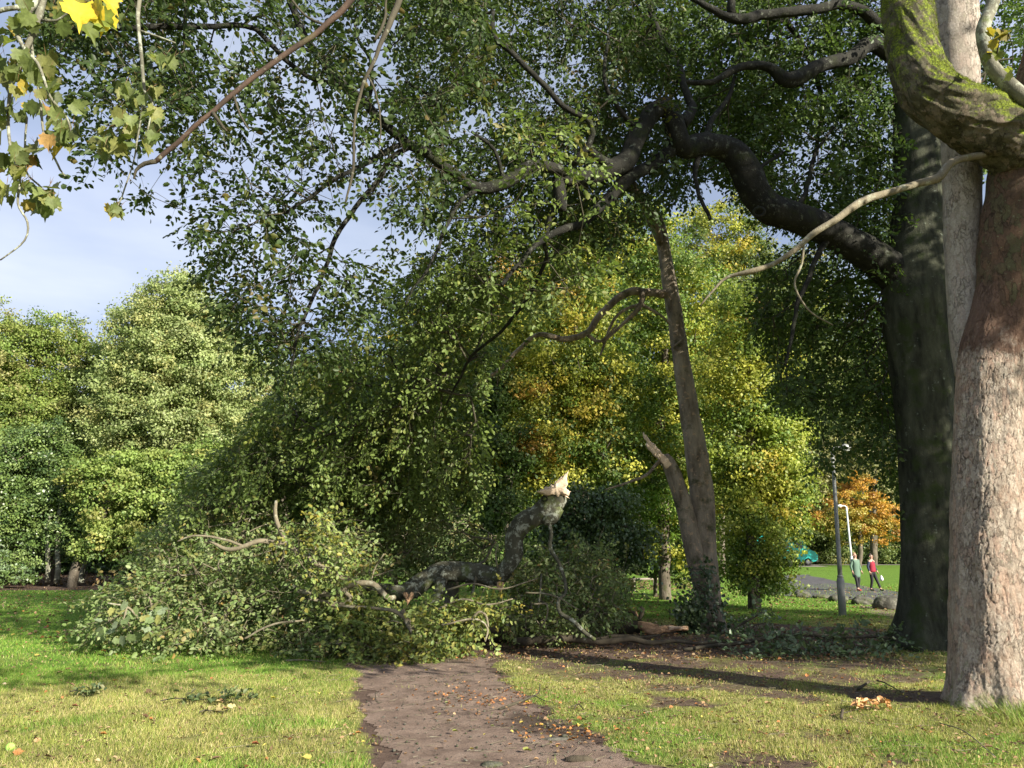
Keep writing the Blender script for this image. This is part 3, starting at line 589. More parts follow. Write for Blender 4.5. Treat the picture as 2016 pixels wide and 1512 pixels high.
# right-hand shade comes from unseen leaf masses added to the sycamore below
# ------------------------------------------------------------------ pale flaking sycamore in front on the right
FY = 8.5
plane = empty('sycamore_tree', PT(1968, 1400), 'sunlit pinkish flaking trunk at the right edge with a mossy green bough', 'tree')
CRK = None
def ridge(s, a):
    global CRK
    u = a[None] * .62; v = s[:, None]; wx = .10 * (fbm(u * 7, v * 5, 2, 3) - .5); wy = .16 * (fbm(u * 6 + 9, v * 6, 3, 3) - .5)
    # flaking plates: jittered cells, edges sunk
    X, Y_ = (u + wx) * 15, (v + wy) * 8; ix, iy = np.floor(X), np.floor(Y_); f1 = np.full(X.shape, 9.); f2 = np.full(X.shape, 9.); hid = np.zeros(X.shape)
    for dx in (-1, 0, 1):
        for dy in (-1, 0, 1):
            jx = ix + dx + _h(ix + dx, iy + dy, 5); jy = iy + dy + _h(ix + dx, iy + dy, 6); d = np.hypot(X - jx, Y_ - jy); c_ = d < f1
            f2 = np.where(c_, f1, np.minimum(f2, d)); hid = np.where(c_, _h(ix + dx, iy + dy, 7), hid); f1 = np.where(c_, d, f1)
    e = (f2 - f1) * (1.5 + 1.5 * vnoise(u * 40, v * 25, 4)); area = sstep(.30, .55, fbm(u * 2.2, v * 1.1, 8, 3)); low = sstep(.2, 1.2, s)[:, None]
    CRK = (1 - sstep(.03, .22, e)) * area * (.5 + .5 * low) * sstep(.25, .5, vnoise(u * 22, v * 12, 14))
    fine = fbm(u * 30, v * 20, 16, 4) - .5
    return (1 - .022 * CRK + .016 * hid * area + .020 * fine + .05 * (fbm(u * 5, v * 1.2, 19, 3) - .5)) * (1 + 0.42 * np.exp(-s[:, None] / 0.28) * (0.5 + 0.5 * np.cos(6 * a[None] + 1.3 + .8 * np.sin(a[None] * 2))) + 0.018 * np.cos(7 * a[None] + s[:, None] * .6) + 0.02 * np.cos(3 * a[None] - s[:, None] * 1.1)
              + 0.025 * (fbm(s[:, None] * 9, a[None] * 6, 5, 3) - .5))
mb = MB(); tube(mb, pxpath([(1962, 1420, FY, 84), (1960, 1330, FY, 80), (1954, 1200, FY, 75), (1948, 1050, FY, 69), (1946, 900, FY, 63), (1948, 780, FY, 59), (1955, 700, FY, 58), (1968, 630, FY, 52), (1985, 560, FY, 50)], 0.011), 340, True, 0.05, 12, 1.5, ridge)
trk = mb.build('trunk', M['plane_bark'], plane); ca_ = trk.data.attributes.new('crack', 'FLOAT', 'POINT'); cv = np.zeros(len(trk.data.vertices), np.float32); cv[:CRK.size] = CRK.ravel()[:len(cv)]; ca_.data.foreach_set('value', cv)
mb = MB(); tube(mb, pxpath([(1962, 660, FY, 44), (1978, 590, FY, 52), (1992, 500, FY, 60), (2004, 420, FY, 62), (2012, 350, FY, 60), (2026, 280, FY, 56), (2060, 150, FY, 50), (2100, -60, FY, 44), (2160, -420, FY, 34)], 0.04), 60, True, 0.09, 15, 2.0)
mb.build('upper_stem', M['plane_dark'], plane)
mb = MB(); tube(mb, pxpath([(2040, 330, FY - .1, 50), (2005, 290, FY - .2, 62), (1960, 258, FY - .3, 62), (1910, 232, FY - .35, 58), (1862, 205, FY - .4, 54), (1822, 165, FY - .4, 52), (1800, 110, FY - .4, 47), (1790, 50, FY - .4, 44), (1782, -30, FY - .4, 42), (1770, -160, FY - .4, 38)], 0.014), 150, True, 0.15, 19, 5.0)
bo = mb.build('mossy_bough', M['plane_moss'], plane)
V = np.concatenate(mb.v); Qm = np.concatenate(mb.q); fc = V[Qm].mean(1); fn = norm(np.cross(V[Qm[:, 1]] - V[Qm[:, 0]], V[Qm[:, 3]] - V[Qm[:, 0]])); fr = np.sqrt(np.linalg.norm(np.cross(V[Qm[:, 1]] - V[Qm[:, 0]], V[Qm[:, 3]] - V[Qm[:, 0]]), axis=1))
if fn[:, 2].mean() and (fn * (fc - np.array([5.5, 8.1, 7]))).sum() < 0: fn = -fn
pm = sstep(-.25, .7, fn[:, 2] + 2.2 * (fbm(fc[:, 0] * 5 + fc[:, 1], fc[:, 2] * 5, 3, 4) - .5)); rm = np.random.default_rng(3); k_ = rm.choice(len(fc), 52000, p=pm / pm.sum())
ML = Leaves(); ML.add(fc[k_] + rm.normal(0, .5, (52000, 3)) * fr[k_][:, None] - fn[k_] * .003, fn[k_] + rm.normal(0, .55, (52000, 3)) + [0, 0, -.2], rm.normal(0, 1, (52000, 3)), rm.uniform(.008, .022, 52000), .005, pick([((.16, .21, .02), 4), ((.24, .30, .03), 2), ((.09, .11, .02), 4), ((.15, .12, .04), 2)], 52000, rm), 'blade', .9)
ML.build('moss', M['grass'], bo)
mb = MB(); tube(mb, pxpath([(1905, 740, FY + .25, 22), (1908, 690, FY + .3, 32), (1904, 620, FY + .35, 34), (1899, 520, FY + .4, 34), (1895, 400, FY + .4, 34), (1893, 300, FY + .4, 35), (1887, 180, FY + .4, 38), (1880, 80, FY + .4, 42), (1876, -40, FY + .4, 44), (1870, -200, FY + .4, 40)], 0.04), 60, True, 0.05, 23, 2.0)
mb.build('pale_stem', M['plane_pale'], plane)
BR = [[(1940, 306, FY - .3, 9), (1900, 312, FY - .5, 9), (1868, 324, FY - .7, 10), (1848, 350, FY - .8, 11), (1800, 364, FY - .9, 9), (1750, 380, FY - 1, 9), (1700, 396, FY - 1.1, 10), (1650, 430, FY - 1.2, 9), (1600, 462, FY - 1.2, 8), (1565, 492, FY - 1.2, 7), (1520, 520, FY - 1.1, 6), (1480, 534, FY - 1.1, 7), (1430, 545, FY - 1, 4), (1405, 568, FY - 1, 3), (1380, 600, FY - 1, 2)],
      [(1585, 470, FY - 1.2, 3), (1580, 520, FY - 1.2, 3), (1568, 560, FY - 1.2, 2.6), (1590, 610, FY - 1.2, 2.2), (1640, 640, FY - 1.2, 1.5)]]
mb = MB()
for b in BR: b = [(p, q, d_, r_ * .78) for p, q, d_, r_ in b]; tube(mb, pxpath(b, 0.05, 0.02, 5), 8, True, 0.10, 4, 5)
mb.build('pale_branch', M['twig_pale'], plane)
mb = MB()
for b in [[(1968, -40, 7.9, 14), (1950, 20, 7.9, 12), (1934, 65, 7.9, 13), (1948, 120, 7.9, 13), (1985, 165, 7.9, 15), (2040, 210, 7.9, 16), (2080, 240, 8.1, 20)]]: tube(mb, pxpath(b, 0.05, 0.02, 6), 12, True, 0.08, 6, 4)
mb.build('upper_branch', M['pale_bark'], plane)
# its autumn leaves at top right, plus unseen leaf masses added to shade the trunks
SY = [((.16, .19, .05), 4), ((.24, .24, .06), 3), ((.34, .28, .05), 1.5), ((.30, .17, .06), .7)]
LV = Leaves(); mt = MB()
tp = region([(1900, 40), (2030, 60), (2040, 170), (1960, 130), (1915, 90)], 6.8, 7.6, 7, rng); skp = pxpath([(1950, 20, 7.9, 12), (1948, 120, 7.9, 13), (1985, 165, 7.9, 15), (2040, 210, 7.9, 16)], .15)[:, :3]
nd, pr, ti = grow(skp, tp, .2, .2, 4, .1); branch_mesh(mt, nd, pr, len(skp), .004, .4, .01)
for k in range(2):
    LV.add(nd[ti], rng.normal(0, 1, (len(tp), 3)) + [0, 0, -.8], rng.normal(0, 1, (len(tp), 3)) + [0, -1, .3], .12, .11, pick(SY, len(tp), rng), 'maple', .12)
SHADE_MASSES = [((18.9, 2.5, 10.0), (4.0, 4.0, 3.4), 1100), ((16.8, 0.3, 17.0), (2.4, 2.4, 2.2), 420), ((15.8, -0.8, 10.9), (.8, .8, 1.4), 60), ((13.5, 7.2, 11.5), (3.0, 2.6, 2.4), 200), ((21.5, 6.5, 10.3), (3.6, 3.6, 3.4), 700)]
cp = []
for c, r_, n_ in SHADE_MASSES:
    d = norm(rng.normal(0, 1, (n_, 3))) * rng.uniform(0.3, 1, (n_, 1)) ** .5; cp.append(np.array(c) + d * r_)
for c, r_, n_ in [((6.7, 3.2, 6.1), (1.9, 1.3, .5), 40), ((5.6, -.6, 7.0), (2.0, 1.4, .5), 12), ((7.4, 5.4, 6.8), (1.6, 1.4, .5), 34)]: cp.append(np.array(c) + norm(rng.normal(0, 1, (n_, 3))) * rng.uniform(.2, 1, (n_, 1)) * r_)  # unseen leaf clumps added to dapple the path and lawn
cp = np.concatenate(cp)
ctr = np.array([at(2160, -420, FY)]); sk2 = [ctr[0]]
mb = MB()
for c, r_, n_ in SHADE_MASSES:
    P = catmull(np.array([list(ctr[0]) + [.24], list((ctr[0] + np.array(c)) / 2 + [0, 0, .8]) + [.18], list(c) + [.10]]), .3); tube(mb, P, 10); sk2 += list(P[::2, :3])
P = catmull(np.array([[6.25, 8.5, 6.2, .14], [6.7, 7.2, 6.9, .10], [6.9, 5.2, 6.9, .08], [6.6, 3.0, 6.2, .05], [5.7, -.6, 7.0, .03]]), .3); tube(mb, P, 8); sk2 += list(P[::2, :3])
mb.build('shade_mass_limbs', M['pale_bark'], plane)
nd, pr, ti = grow(np.array(sk2), cp, .7, .2, 6, .1); branch_mesh(mt, nd, pr, len(sk2), .005, .42, .06)
for k in range(16):
    P = nd[ti] + rng.normal(0, .32, (len(cp), 3)); LV.add(P, rng.normal(0, 1, (len(cp), 3)) + [0, 0, -.5], rng.normal(0, .7, (len(cp), 3)) + [0, 0, 1], .17, .17, pick(SY, len(cp), rng), 'diamond', .12)
mt.build('twigs', M['twig_bark'], plane, smooth=False); LV.build('foliage', M['leaf_thin'], plane)  # twigs and foliage include the added shading masses

# ------------------------------------------------------------------ snapped tree in the middle distance
SYD = 17.4
SNB = M['snag_bark']
snap = empty('snapped_tree', PT(1398, 1246), 'bare leaning trunk with a broken top, torn second stem and ivy round its foot', 'tree')
mb = MB(); tube(mb, pxpath([(1400, 1252, SYD, 26.4), (1394, 1180, SYD, 23.8), (1388, 1100, SYD, 23.8), (1384, 1020, SYD, 23.8), (1378, 940, SYD, 22.9), (1364, 850, SYD, 20.2), (1349, 760, SYD, 17.6), (1336, 670, SYD, 15.8), (1322, 580, SYD, 15.0), (1310, 510, SYD, 13.2), (1300, 450, SYD, 11.4), (1293, 428, SYD, 10.6)], 0.06), 34, True, 0.10, 31, 2.5, trunk_flare(.7, 5, .4, .5))
mb.build('trunk', SNB, snap)
mb = MB(); tube(mb, pxpath([(1396, 1235, SYD - .25, 15.8), (1380, 1150, SYD - .28, 16.7), (1363, 1070, SYD - .25, 17.6), (1348, 1000, SYD - .2, 16.7), (1332, 950, SYD - .2, 15.8), (1318, 915, SYD - .2, 14.1), (1306, 900, SYD - .2, 11.4)], 0.06), 22, True, 0.12, 33, 2.5)
mb.build('second_stem', SNB, snap)
def splinter(mb, base, tip, r, n, seed, spread=0.6, flat=1.0):
    """bundle of torn tapering fibres between base and tip"""
    g = np.random.default_rng(seed); base = np.array(base); tip = np.array(tip); ax = norm(tip - base); L_ = np.linalg.norm(tip - base)
    s1 = norm(np.cross(ax, [0.1, 1, 0.2])); s2 = np.cross(ax, s1)
    for i in range(n):
        u = g.uniform(-1, 1); v = g.uniform(-1, 1) * flat * math.sqrt(max(0, 1 - u * u)); b = base + r * (u * s1 + v * s2) - ax * r * .3
        l = L_ * (g.uniform(.25, 1) if i else 1.0) * (1 - .25 * abs(u)); e = base + ax * l + r * spread * .4 * (u * s1 + v * s2) + g.normal(0, .02, 3)
        w_ = r * g.uniform(.22, .42)
        P = np.array([list(b) + [w_], list(b * .6 + e * .4 + g.normal(0, .008, 3)) + [w_ * .75], list(b * .2 + e * .8) + [w_ * .32], list(e) + [.002]]); tube(mb, catmull(P, L_ / 9), 5, True, .15, i, 9)
def torn(name, outline, Y, thick, mat, parent, seed=1, lean=0.0):
    """a split face of wood: an irregular wedge with real thickness and grain"""
    g = np.random.default_rng(seed); o2 = []
    n_ = len(outline)
    for i_ in range(n_):
        a, b = np.array(outline[i_]), np.array(outline[(i_ + 1) % n_]); m_ = max(1, int(np.hypot(*(b - a)) / 5))
        for q in range(m_): o2.append(a + (b - a) * q / m_ + g.normal(0, .8, 2))
    o2 = np.array(o2); cpt = o2.mean(0); bm = bmesh.new(); rings = []
    for sc_, dy in ((.55, -.5), (.85, -.42), (1.0, -.15), (.97, .25), (.7, .5)):
        rings.append([bm.verts.new(at(cpt[0] + (p[0] - cpt[0]) * sc_, cpt[1] + (p[1] - cpt[1]) * sc_, Y + dy * thick + lean * (p[0] - cpt[0])) + g.normal(0, .004, 3)) for p in o2])
    k_ = len(o2)
    for r1, r2 in zip(rings, rings[1:]):
        for i_ in range(k_): bm.faces.new((r1[i_], r1[(i_ + 1) % k_], r2[(i_ + 1) % k_], r2[i_]))
    for r1, y_ in ((rings[0], -.52), (rings[-1], .52)):
        c_ = bm.verts.new(at(cpt[0], cpt[1], Y + y_ * thick))
        for i_ in range(k_): bm.faces.new((r1[i_], r1[(i_ + 1) % k_], c_))
    bmesh.ops.recalc_face_normals(bm, faces=bm.faces); bmesh.ops.subdivide_edges(bm, edges=bm.edges, cuts=2, use_grid_fill=True)
    V = np.array([v.co[:] for v in bm.verts]); nz_ = fbm(V[:, 0] * 26 + V[:, 2] * 6, V[:, 2] * 7 + V[:, 1] * 20, seed, 4) - .5; bm.normal_update(); N_ = np.array([v.normal[:] for v in bm.verts]); V = V + N_ * (nz_ * .045)[:, None]
    bm.verts.index_update(); F3 = [[v.index for v in f.verts] for f in bm.faces]; bm.free()
    return mesh_np(name, V, [np.array([f for f in F3 if len(f) == w_]) for w_ in (3, 4) if any(len(f) == w_ for f in F3)], mat, parent, smooth=False)
torn('torn_end', [(1264, 852), (1274, 858), (1286, 873), (1300, 889), (1316, 905), (1325, 918), (1312, 922), (1300, 908), (1288, 897), (1276, 884), (1270, 877), (1272, 870)], SYD - .3, .18, M['wood'], snap, 3)
mb = MB(); splinter(mb, at(1295, 438, SYD), at(1293, 402, SYD), .12, 10, 5, .4, .7); mb.build('broken_top', M['wood_dark'], snap)
def sbr(P, n_, l_=0): m_ = MB(); tube(m_, P, n_, True, l_, 36); return m_.build('branch', SNB, snap)
sbr(pxpath([(1300, 480, SYD - .1, 7), (1287, 440, SYD - .3, 11), (1268, 400, SYD - .6, 12), (1248, 372, SYD - 1.2, 12), (1232, 352, SYD - 1.8, 10)], .08), 12, .08)
sbr(pxpath([(1318, 580, SYD, 9), (1280, 576, SYD - .2, 8), (1245, 574, SYD - .4, 8), (1210, 592, SYD - .5, 7), (1180, 622, SYD - .6, 7), (1155, 655, SYD - .7, 6), (1115, 668, SYD - .8, 6), (1060, 660, SYD - .9, 5), (1020, 690, SYD - .9, 4), (980, 730, SYD - 1, 4), (930, 760, SYD - 1, 3)], .08, .04, 4), 9, .08)
for b in [[(1262, 574, 17, 6), (1260, 600, 17, 6), (1225, 640, 17, 3.5), (1185, 675, 16.8, 2.5)], [(1260, 600, 17, 4), (1300, 620, 17, 2.5), (1320, 640, 17.1, 1.5)], [(1258, 600, 17, 4), (1215, 620, 16.9, 3), (1180, 700, 16.8, 2)], [(1155, 660, 16.7, 4), (1180, 672, 16.6, 3), (1215, 640, 16.6, 2)],
          [(1300, 905, 17.2, 4), (1270, 935, 17, 3), (1232, 952, 16.9, 2.5), (1190, 965, 16.8, 1.5)], [(1340, 690, 17.3, 2.5), (1325, 684, 17.1, 2), (1350, 660, 17, 1.6)]]: sbr(pxpath(b, .1, .03, 7), 6)
LV = Leaves(); mt = MB()
IV = [((.05, .085, .03), 4), ((.08, .12, .045), 3), ((.13, .17, .07), 1)]
pp = np.concatenate([region([(1350, 1120), (1385, 1100), (1420, 1160), (1440, 1250), (1350, 1262), (1340, 1180)], 16.5, 17.0, 60, rng), region([(1330, 1180), (1380, 1180), (1380, 1262), (1340, 1262)], 16.4, 16.8, 60, rng)])
nd, pr, ti = grow(pxpath([(1395, 1250, 17, 5), (1380, 1180, 17, 5), (1372, 1110, 17, 5)], .2)[:, :3], pp, .2, .2, 4, .1); branch_mesh(mt, nd, pr, 8, .004, .3, .01)
for k in range(9): LV.add(nd[ti] + rng.normal(0, .09, (len(pp), 3)), rng.normal(0, 1, (len(pp), 3)) + [0, -.3, -.5], rng.normal(0, .6, (len(pp), 3)) + [.3, -1, .4], .085, .085, pick(IV, len(pp), rng), 'oval')
mt.build('ivy_stems', M['twig_bark'], snap); LV.build('ivy', M['leaf_glossy'], snap)
# leafy tangle on the snapped tree's side branches (limp foliage)
# ------------------------------------------------------------------ fallen beech limb with its heap of leaves
pile = empty('fallen_bough', PT(985, 1262), 'huge crooked grey bough lying in a leafy heap, its torn pale end pointing up', 'fallen bough')
PCS = []
def piece(name, mat, rows_list, parent, st=.06, ns_=14, lump=.10, wob=.02):
    for i, b in enumerate(rows_list):
        mb = MB(); tube(mb, pxpath(b, st, wob if b[0][3] < 10 else .01, i + 3), ns_ if b[0][3] > 8 else 7, True, lump, 40 + i, 3); mb.build(name, mat, parent); PCS.append(pxpath(b, .12))
piece('limb', M['fallen_bark'], [[(1100, 966, 14.6, 19), (1092, 985, 14.6, 23), (1062, 1012, 14.6, 20), (1030, 1030, 14.6, 21), (1012, 1058, 14.6, 19), (1012, 1090, 14.6, 18), (998, 1118, 14.6, 17), (975, 1135, 14.7, 19), (945, 1130, 14.8, 20), (905, 1126, 14.8, 20), (870, 1126, 14.7, 20), (838, 1142, 14.6, 19), (812, 1160, 14.4, 19), (786, 1168, 14.2, 15), (755, 1160, 14.1, 11), (715, 1156, 14, 9), (680, 1162, 13.9, 9), (640, 1172, 13.8, 8), (600, 1166, 13.7, 6), (560, 1150, 13.7, 5)],
                                      [(1098, 1000, 14.55, 13), (1084, 1020, 14.5, 14), (1070, 1024, 14.5, 11)], [(870, 1140, 14.5, 12), (862, 1175, 14.4, 12), (850, 1196, 14.4, 9)]], pile)
# fallen piece: paler copy of beech bark, sunlit look put into its colour
torn('torn_end', [(1057, 969), (1068, 962), (1080, 958), (1090, 954), (1099, 946), (1108, 937), (1119, 929), (1117, 940), (1118, 952), (1114, 961), (1122, 970), (1118, 976), (1106, 974), (1098, 980), (1086, 976), (1074, 977)], 14.5, .34, M['wood'], pile, 5)
mb = MB()
for k, (x0, y0, x1, y1) in enumerate([(1104, 950, 1120, 926), (1110, 965, 1124, 968), (1108, 972, 1121, 981), (1070, 966, 1055, 967), (1090, 958, 1094, 947), (1098, 950, 1106, 938)]):
    tube(mb, catmull(np.array([list(at(x0, y0, 14.42)) + [.022], list(at((x0 + x1) / 2, (y0 + y1) / 2 + 1, 14.4)) + [.014], list(at(x1, y1, 14.42)) + [.002]]), .04), 5, True, .2, k, 12)
mb.build('torn_fibres', M['wood'], pile)
mb = MB(); cK = at(1072, 982, 14.33); tube(mb, np.array([list(cK + [.05 * math.cos(t), -.01, .045 * math.sin(t)]) + [.018] for t in np.linspace(0, 6.28, 11)]), 6, False); mb.build('knot', M['beech_bark'], pile)
piece('branch', M['fallen_bark'], [
 [(1082, 1025, 14.5, 4.3), (1086, 1050, 14.4, 3.6), (1084, 1082, 14.3, 4.3), (1100, 1108, 14.2, 3.6), (1112, 1145, 14.1, 3.6), (1112, 1168, 14.0, 2.9), (1100, 1180, 13.9, 3.6), (1102, 1205, 13.8, 4.3), (1128, 1222, 13.7, 4.3), (1150, 1245, 13.6, 4.3), (1172, 1260, 13.5, 3.6)],
 [(1066, 1130, 14.2, 2.2), (1062, 1180, 14, 1.8), (1058, 1210, 14, 1.4)], [(998, 1240, 13.9, 3.6), (1004, 1200, 13.9, 2.9), (1000, 1170, 14, 2.2)]], pile, .05, 10, .1)
piece('branch', M['twig_pale'], [
 [(545, 985, 13.6, 3), (543, 1015, 13.5, 4), (552, 1045, 13.4, 4.5), (566, 1070, 13.3, 5), (590, 1088, 13.2, 5.5), (620, 1108, 13.2, 5.5), (660, 1130, 13.3, 5), (700, 1150, 13.5, 6)],
 [(566, 1070, 13.3, 3), (540, 1068, 13.2, 5), (510, 1066, 13.1, 5), (480, 1075, 13.0, 4.5), (450, 1082, 13, 4), (410, 1064, 13, 2.5)], [(480, 1075, 13, 3), (430, 1060, 12.9, 2.5), (380, 1055, 12.9, 2), (350, 1066, 12.9, 1.5)],
 [(585, 1164, 13.2, 5), (620, 1170, 13.1, 5), (655, 1172, 13, 5), (675, 1160, 13, 5), (700, 1150, 13, 5.5), (735, 1150, 13, 6), (752, 1165, 13, 6), (765, 1178, 13, 6), (778, 1176, 13.1, 5)], [(675, 1165, 13, 5), (690, 1180, 12.9, 4.5), (670, 1188, 12.9, 4), (610, 1180, 12.8, 3)],
 [(640, 1192, 12.8, 3), (740, 1198, 12.7, 3), (780, 1205, 12.6, 4), (810, 1230, 12.6, 5), (830, 1258, 12.6, 4), (870, 1270, 12.6, 3)], [(790, 1200, 12.6, 5), (800, 1220, 12.6, 6), (812, 1248, 12.5, 4)],
 [(870, 1230, 12.6, 2), (935, 1218, 12.6, 2.2), (960, 1235, 12.6, 2), (955, 1262, 12.5, 1.6)], [(930, 1240, 12.6, 2.2), (930, 1220, 12.6, 2.5), (942, 1206, 12.6, 2.6), (956, 1212, 12.6, 2.5), (962, 1235, 12.6, 2)],
 [(1050, 1190, 12.9, 1.8), (1076, 1190, 12.9, 1.8), (1076, 1215, 12.9, 1.5), (1066, 1235, 12.9, 1.5)], [(730, 1150, 13.4, 1.6), (738, 1120, 13.4, 1.6), (756, 1090, 13.4, 1.2)], [(738, 1135, 13.4, 1.4), (775, 1122, 13.4, 1)],
 [(980, 1118, 13.5, 1.5), (976, 1090, 13.5, 1.2), (982, 1072, 13.5, .8)], [(480, 1258, 12.7, 2), (540, 1230, 12.7, 2.2), (600, 1222, 12.8, 2)], [(665, 1272, 12.5, 7), (676, 1250, 12.6, 4), (692, 1230, 12.8, 3)], [(880, 1160, 13.2, 2), (930, 1150, 13.1, 2), (985, 1160, 13.1, 1.6), (1060, 1140, 13.2, 1)],
 [(860, 1200, 12.9, 2.2), (910, 1180, 12.9, 2), (960, 1190, 12.9, 1.6), (1010, 1180, 12.9, 1.2)], [(1035, 1165, 13, 1.6), (1090, 1172, 13, 1.5), (1140, 1200, 13, 1.2)]], pile, .05, 8, .12)
mb = MB(); splinter(mb, at(806, 1172, 14.05), at(803, 1196, 13.9), .09, 10, 21, .6); mb.build('broken_stub', M['wood_dark'], pile)
mb = MB(); splinter(mb, at(985, 1150, 14.2), at(984, 1180, 14.1), .08, 8, 23, .6); mb.build('broken_stub', M['wood_dark'], pile)
PILEC = [((.12, .18, .055), 4), ((.18, .25, .08), 3), ((.28, .33, .15), 2), ((.21, .21, .06), .8), ((.24, .15, .06), .4), ((.32, .14, .05), .12)]
PILEY = [((.27, .31, .09), 3), ((.18, .25, .07), 3), ((.34, .27, .05), 1.2), ((.10, .15, .04), 2)]
def pdep(lo): return lambda x, y: np.interp(y, [940, 1040, 1130, 1220, 1290], [16.0, 14.8, 13.6, 12.9, 12.3]) + lo
regs = [(region([(200, 1160), (250, 1110), (310, 1040), (350, 980), (400, 920), (500, 880), (620, 910), (700, 1000), (760, 1080), (790, 1150), (800, 1290), (690, 1285), (560, 1278), (400, 1272), (300, 1268), (205, 1262), (185, 1225)], pdep(0), pdep(1.8), 2300, rng, (), ndens(45, .33, .52, 33, .15), True), PILEC),
        (region([(780, 1190), (900, 1180), (960, 1210), (900, 1275), (840, 1300), (720, 1300), (700, 1230)], pdep(-.2), pdep(.8), 420, rng, (), None, True), PILEY),
        (region([(640, 1110), (760, 1130), (800, 1200), (880, 1230), (860, 1290), (700, 1290), (640, 1200)], pdep(-.3), pdep(.5), 330, rng, (), ndens(40, .3, .5, 39, .3), True), PILEY),
        (region([(880, 1140), (960, 1120), (1010, 1150), (1010, 1210), (940, 1240), (880, 1210)], pdep(.0), pdep(1.0), 170, rng, (), ndens(40, .35, .55, 34, .2), True), PILEY),
        (region([(1000, 1130), (1060, 1090), (1160, 1060), (1240, 1100), (1230, 1200), (1180, 1240), (1080, 1255), (1000, 1250)], pdep(1.2), pdep(3.4), 620, rng, (), ndens(45, .3, .5, 35, .3), True), PILEC),
        (region([(620, 960), (760, 930), (880, 1000), (990, 1060), (960, 1110), (800, 1130), (690, 1080)], 15.4, 18.0, 650, rng, (), ndens(60, .3, .5, 36, .3), True), PILEC),
        (region([(560, 1060), (640, 1000), (700, 1090), (690, 1150), (620, 1160)], 12.6, 13.4, 90, rng, (), None, True), PILEY)]
ps = np.concatenate([r[0] for r in regs]); gid = np.concatenate([[i] * len(r[0]) for i, r in enumerate(regs)])
ps[:, 2] = np.maximum(ps[:, 2], gz(ps[:, 0], ps[:, 1]) + .05)
ok = np.ones(len(ps), bool)
for q in np.vstack(PCS):
    rel = ps - q[:3]; vd = norm(q[:3] - [0, 0, CH]); al = rel @ vd; pe = np.linalg.norm(rel - al[:, None] * vd, axis=1); ok &= ~((al < q[3] + .05) & (pe < q[3] * .9 + (.26 if q[3] > .1 else .12)) & (rng.uniform(0, 1, len(ps)) < (.6 if q[3] > .1 else .22)))
ps, gid = ps[ok], gid[ok]
sk = np.vstack([pxpath(b, .3)[:, :3] for b in [[(975, 1135, 14.7, 19), (870, 1126, 14.7, 20), (812, 1160, 14.4, 19), (755, 1160, 14.1, 11), (680, 1162, 13.9, 9), (600, 1166, 13.7, 6)], [(600, 1166, 13.7, 6), (500, 1190, 13.6, 6), (400, 1200, 13.6, 4), (300, 1220, 13.5, 4)], [(590, 1088, 13.2, 5.5), (480, 1075, 13.4, 4), (400, 1110, 13.6, 4)], [(640, 1172, 13.8, 8), (540, 1080, 14.6, 6), (480, 1000, 15.4, 5)], [(1012, 1180, 14.6, 6), (1150, 1200, 15, 5)]]])
nd, pr, ti = grow(sk, ps, .35, .2, 5, .16); mt = MB(); branch_mesh(mt, nd, pr, len(sk), .0028, .42, .028)
LV = Leaves(); di = norm(nd[ti] - nd[pr[ti]]) + [-.25, 0, .05]
for g_, (p_, pal) in enumerate(regs):
    s = gid == g_; sprays(LV, mt, nd[ti][s], di[s], rng, pal, 15, .5, .085, .25, .7)
keep = None
for k in range(150):                                 # bare broken twigs poking out of the heap
    q0 = ps[rng.integers(len(ps))]; l_ = rng.uniform(.25, .9); d_ = norm(rng.normal(0, 1, 3) * [1, .8, .5] + [0, -.4, .45]); b_ = rng.normal(0, .22, 3) * l_; P = np.array([list(q0) + [.005], list(q0 + d_ * l_ * .5 + b_) + [.004], list(q0 + d_ * l_ + b_ * .4) + [.0018]]); tube(mt, catmull(P, .08), 5)
    if k % 2: q1 = P[1][:3]; tube(mt, np.array([list(q1) + [.0035], list(q1 + norm(d_ + rng.normal(0, .6, 3)) * l_ * .35) + [.0015]]), 4)
print('pile', len(ps), LV.n)
mt.build('twigs', M['twig_pale'], pile, smooth=False); fo = LV.build('foliage', M['leaf'], pile)
me = fo.data; co = np.empty(len(me.vertices) * 3, np.float32); me.vertices.foreach_get('co', co); co = co.reshape(-1, 3)
oz = pile.matrix_world.translation; wz = gz(co[:, 0] + oz.x, co[:, 1] + oz.y) + .012 - oz.z; co[:, 2] = np.maximum(co[:, 2], wz + (co[:, 2] - wz) * .05 * (co[:, 2] < wz)); me.vertices.foreach_set('co', co.ravel()); me.update()
# broken sycamore twig with big pale leaves at the heap's left end
syb = empty('sycamore_sprig', PT(225, 1255), 'broken twig of large pale lobed leaves at the left end of the leafy heap', 'fallen twig')
mb = MB(); tube(mb, pxpath([(212, 1188, 12.6, 1.6), (250, 1195, 12.7, 2), (270, 1215, 12.8, 2.4), (300, 1250, 12.9, 3)], .05, .01), 6); tube(mb, pxpath([(250, 1195, 12.7, 2), (240, 1225, 12.6, 1.5), (215, 1250, 12.6, 1)], .05), 5); mb.build('twig', M['twig_pale'], syb)
LV = Leaves(); pp = region([(215, 1185), (300, 1180), (330, 1200), (290, 1260), (200, 1262), (195, 1235)], 12.35, 12.75, 34, rng)
LV.add(pp, rng.normal(0, 1, (34, 3)) + [-.3, -.3, -.6], rng.normal(0, .6, (34, 3)) + [.5, -1, .5], rng.uniform(.12, .19, 34), rng.uniform(.11, .17, 34), pick([((.26, .32, .20), 3), ((.18, .24, .10), 2), ((.36, .36, .12), .5)], 34, rng), 'maple', .12); LV.build('leaves', M['leaf_thin'], syb)
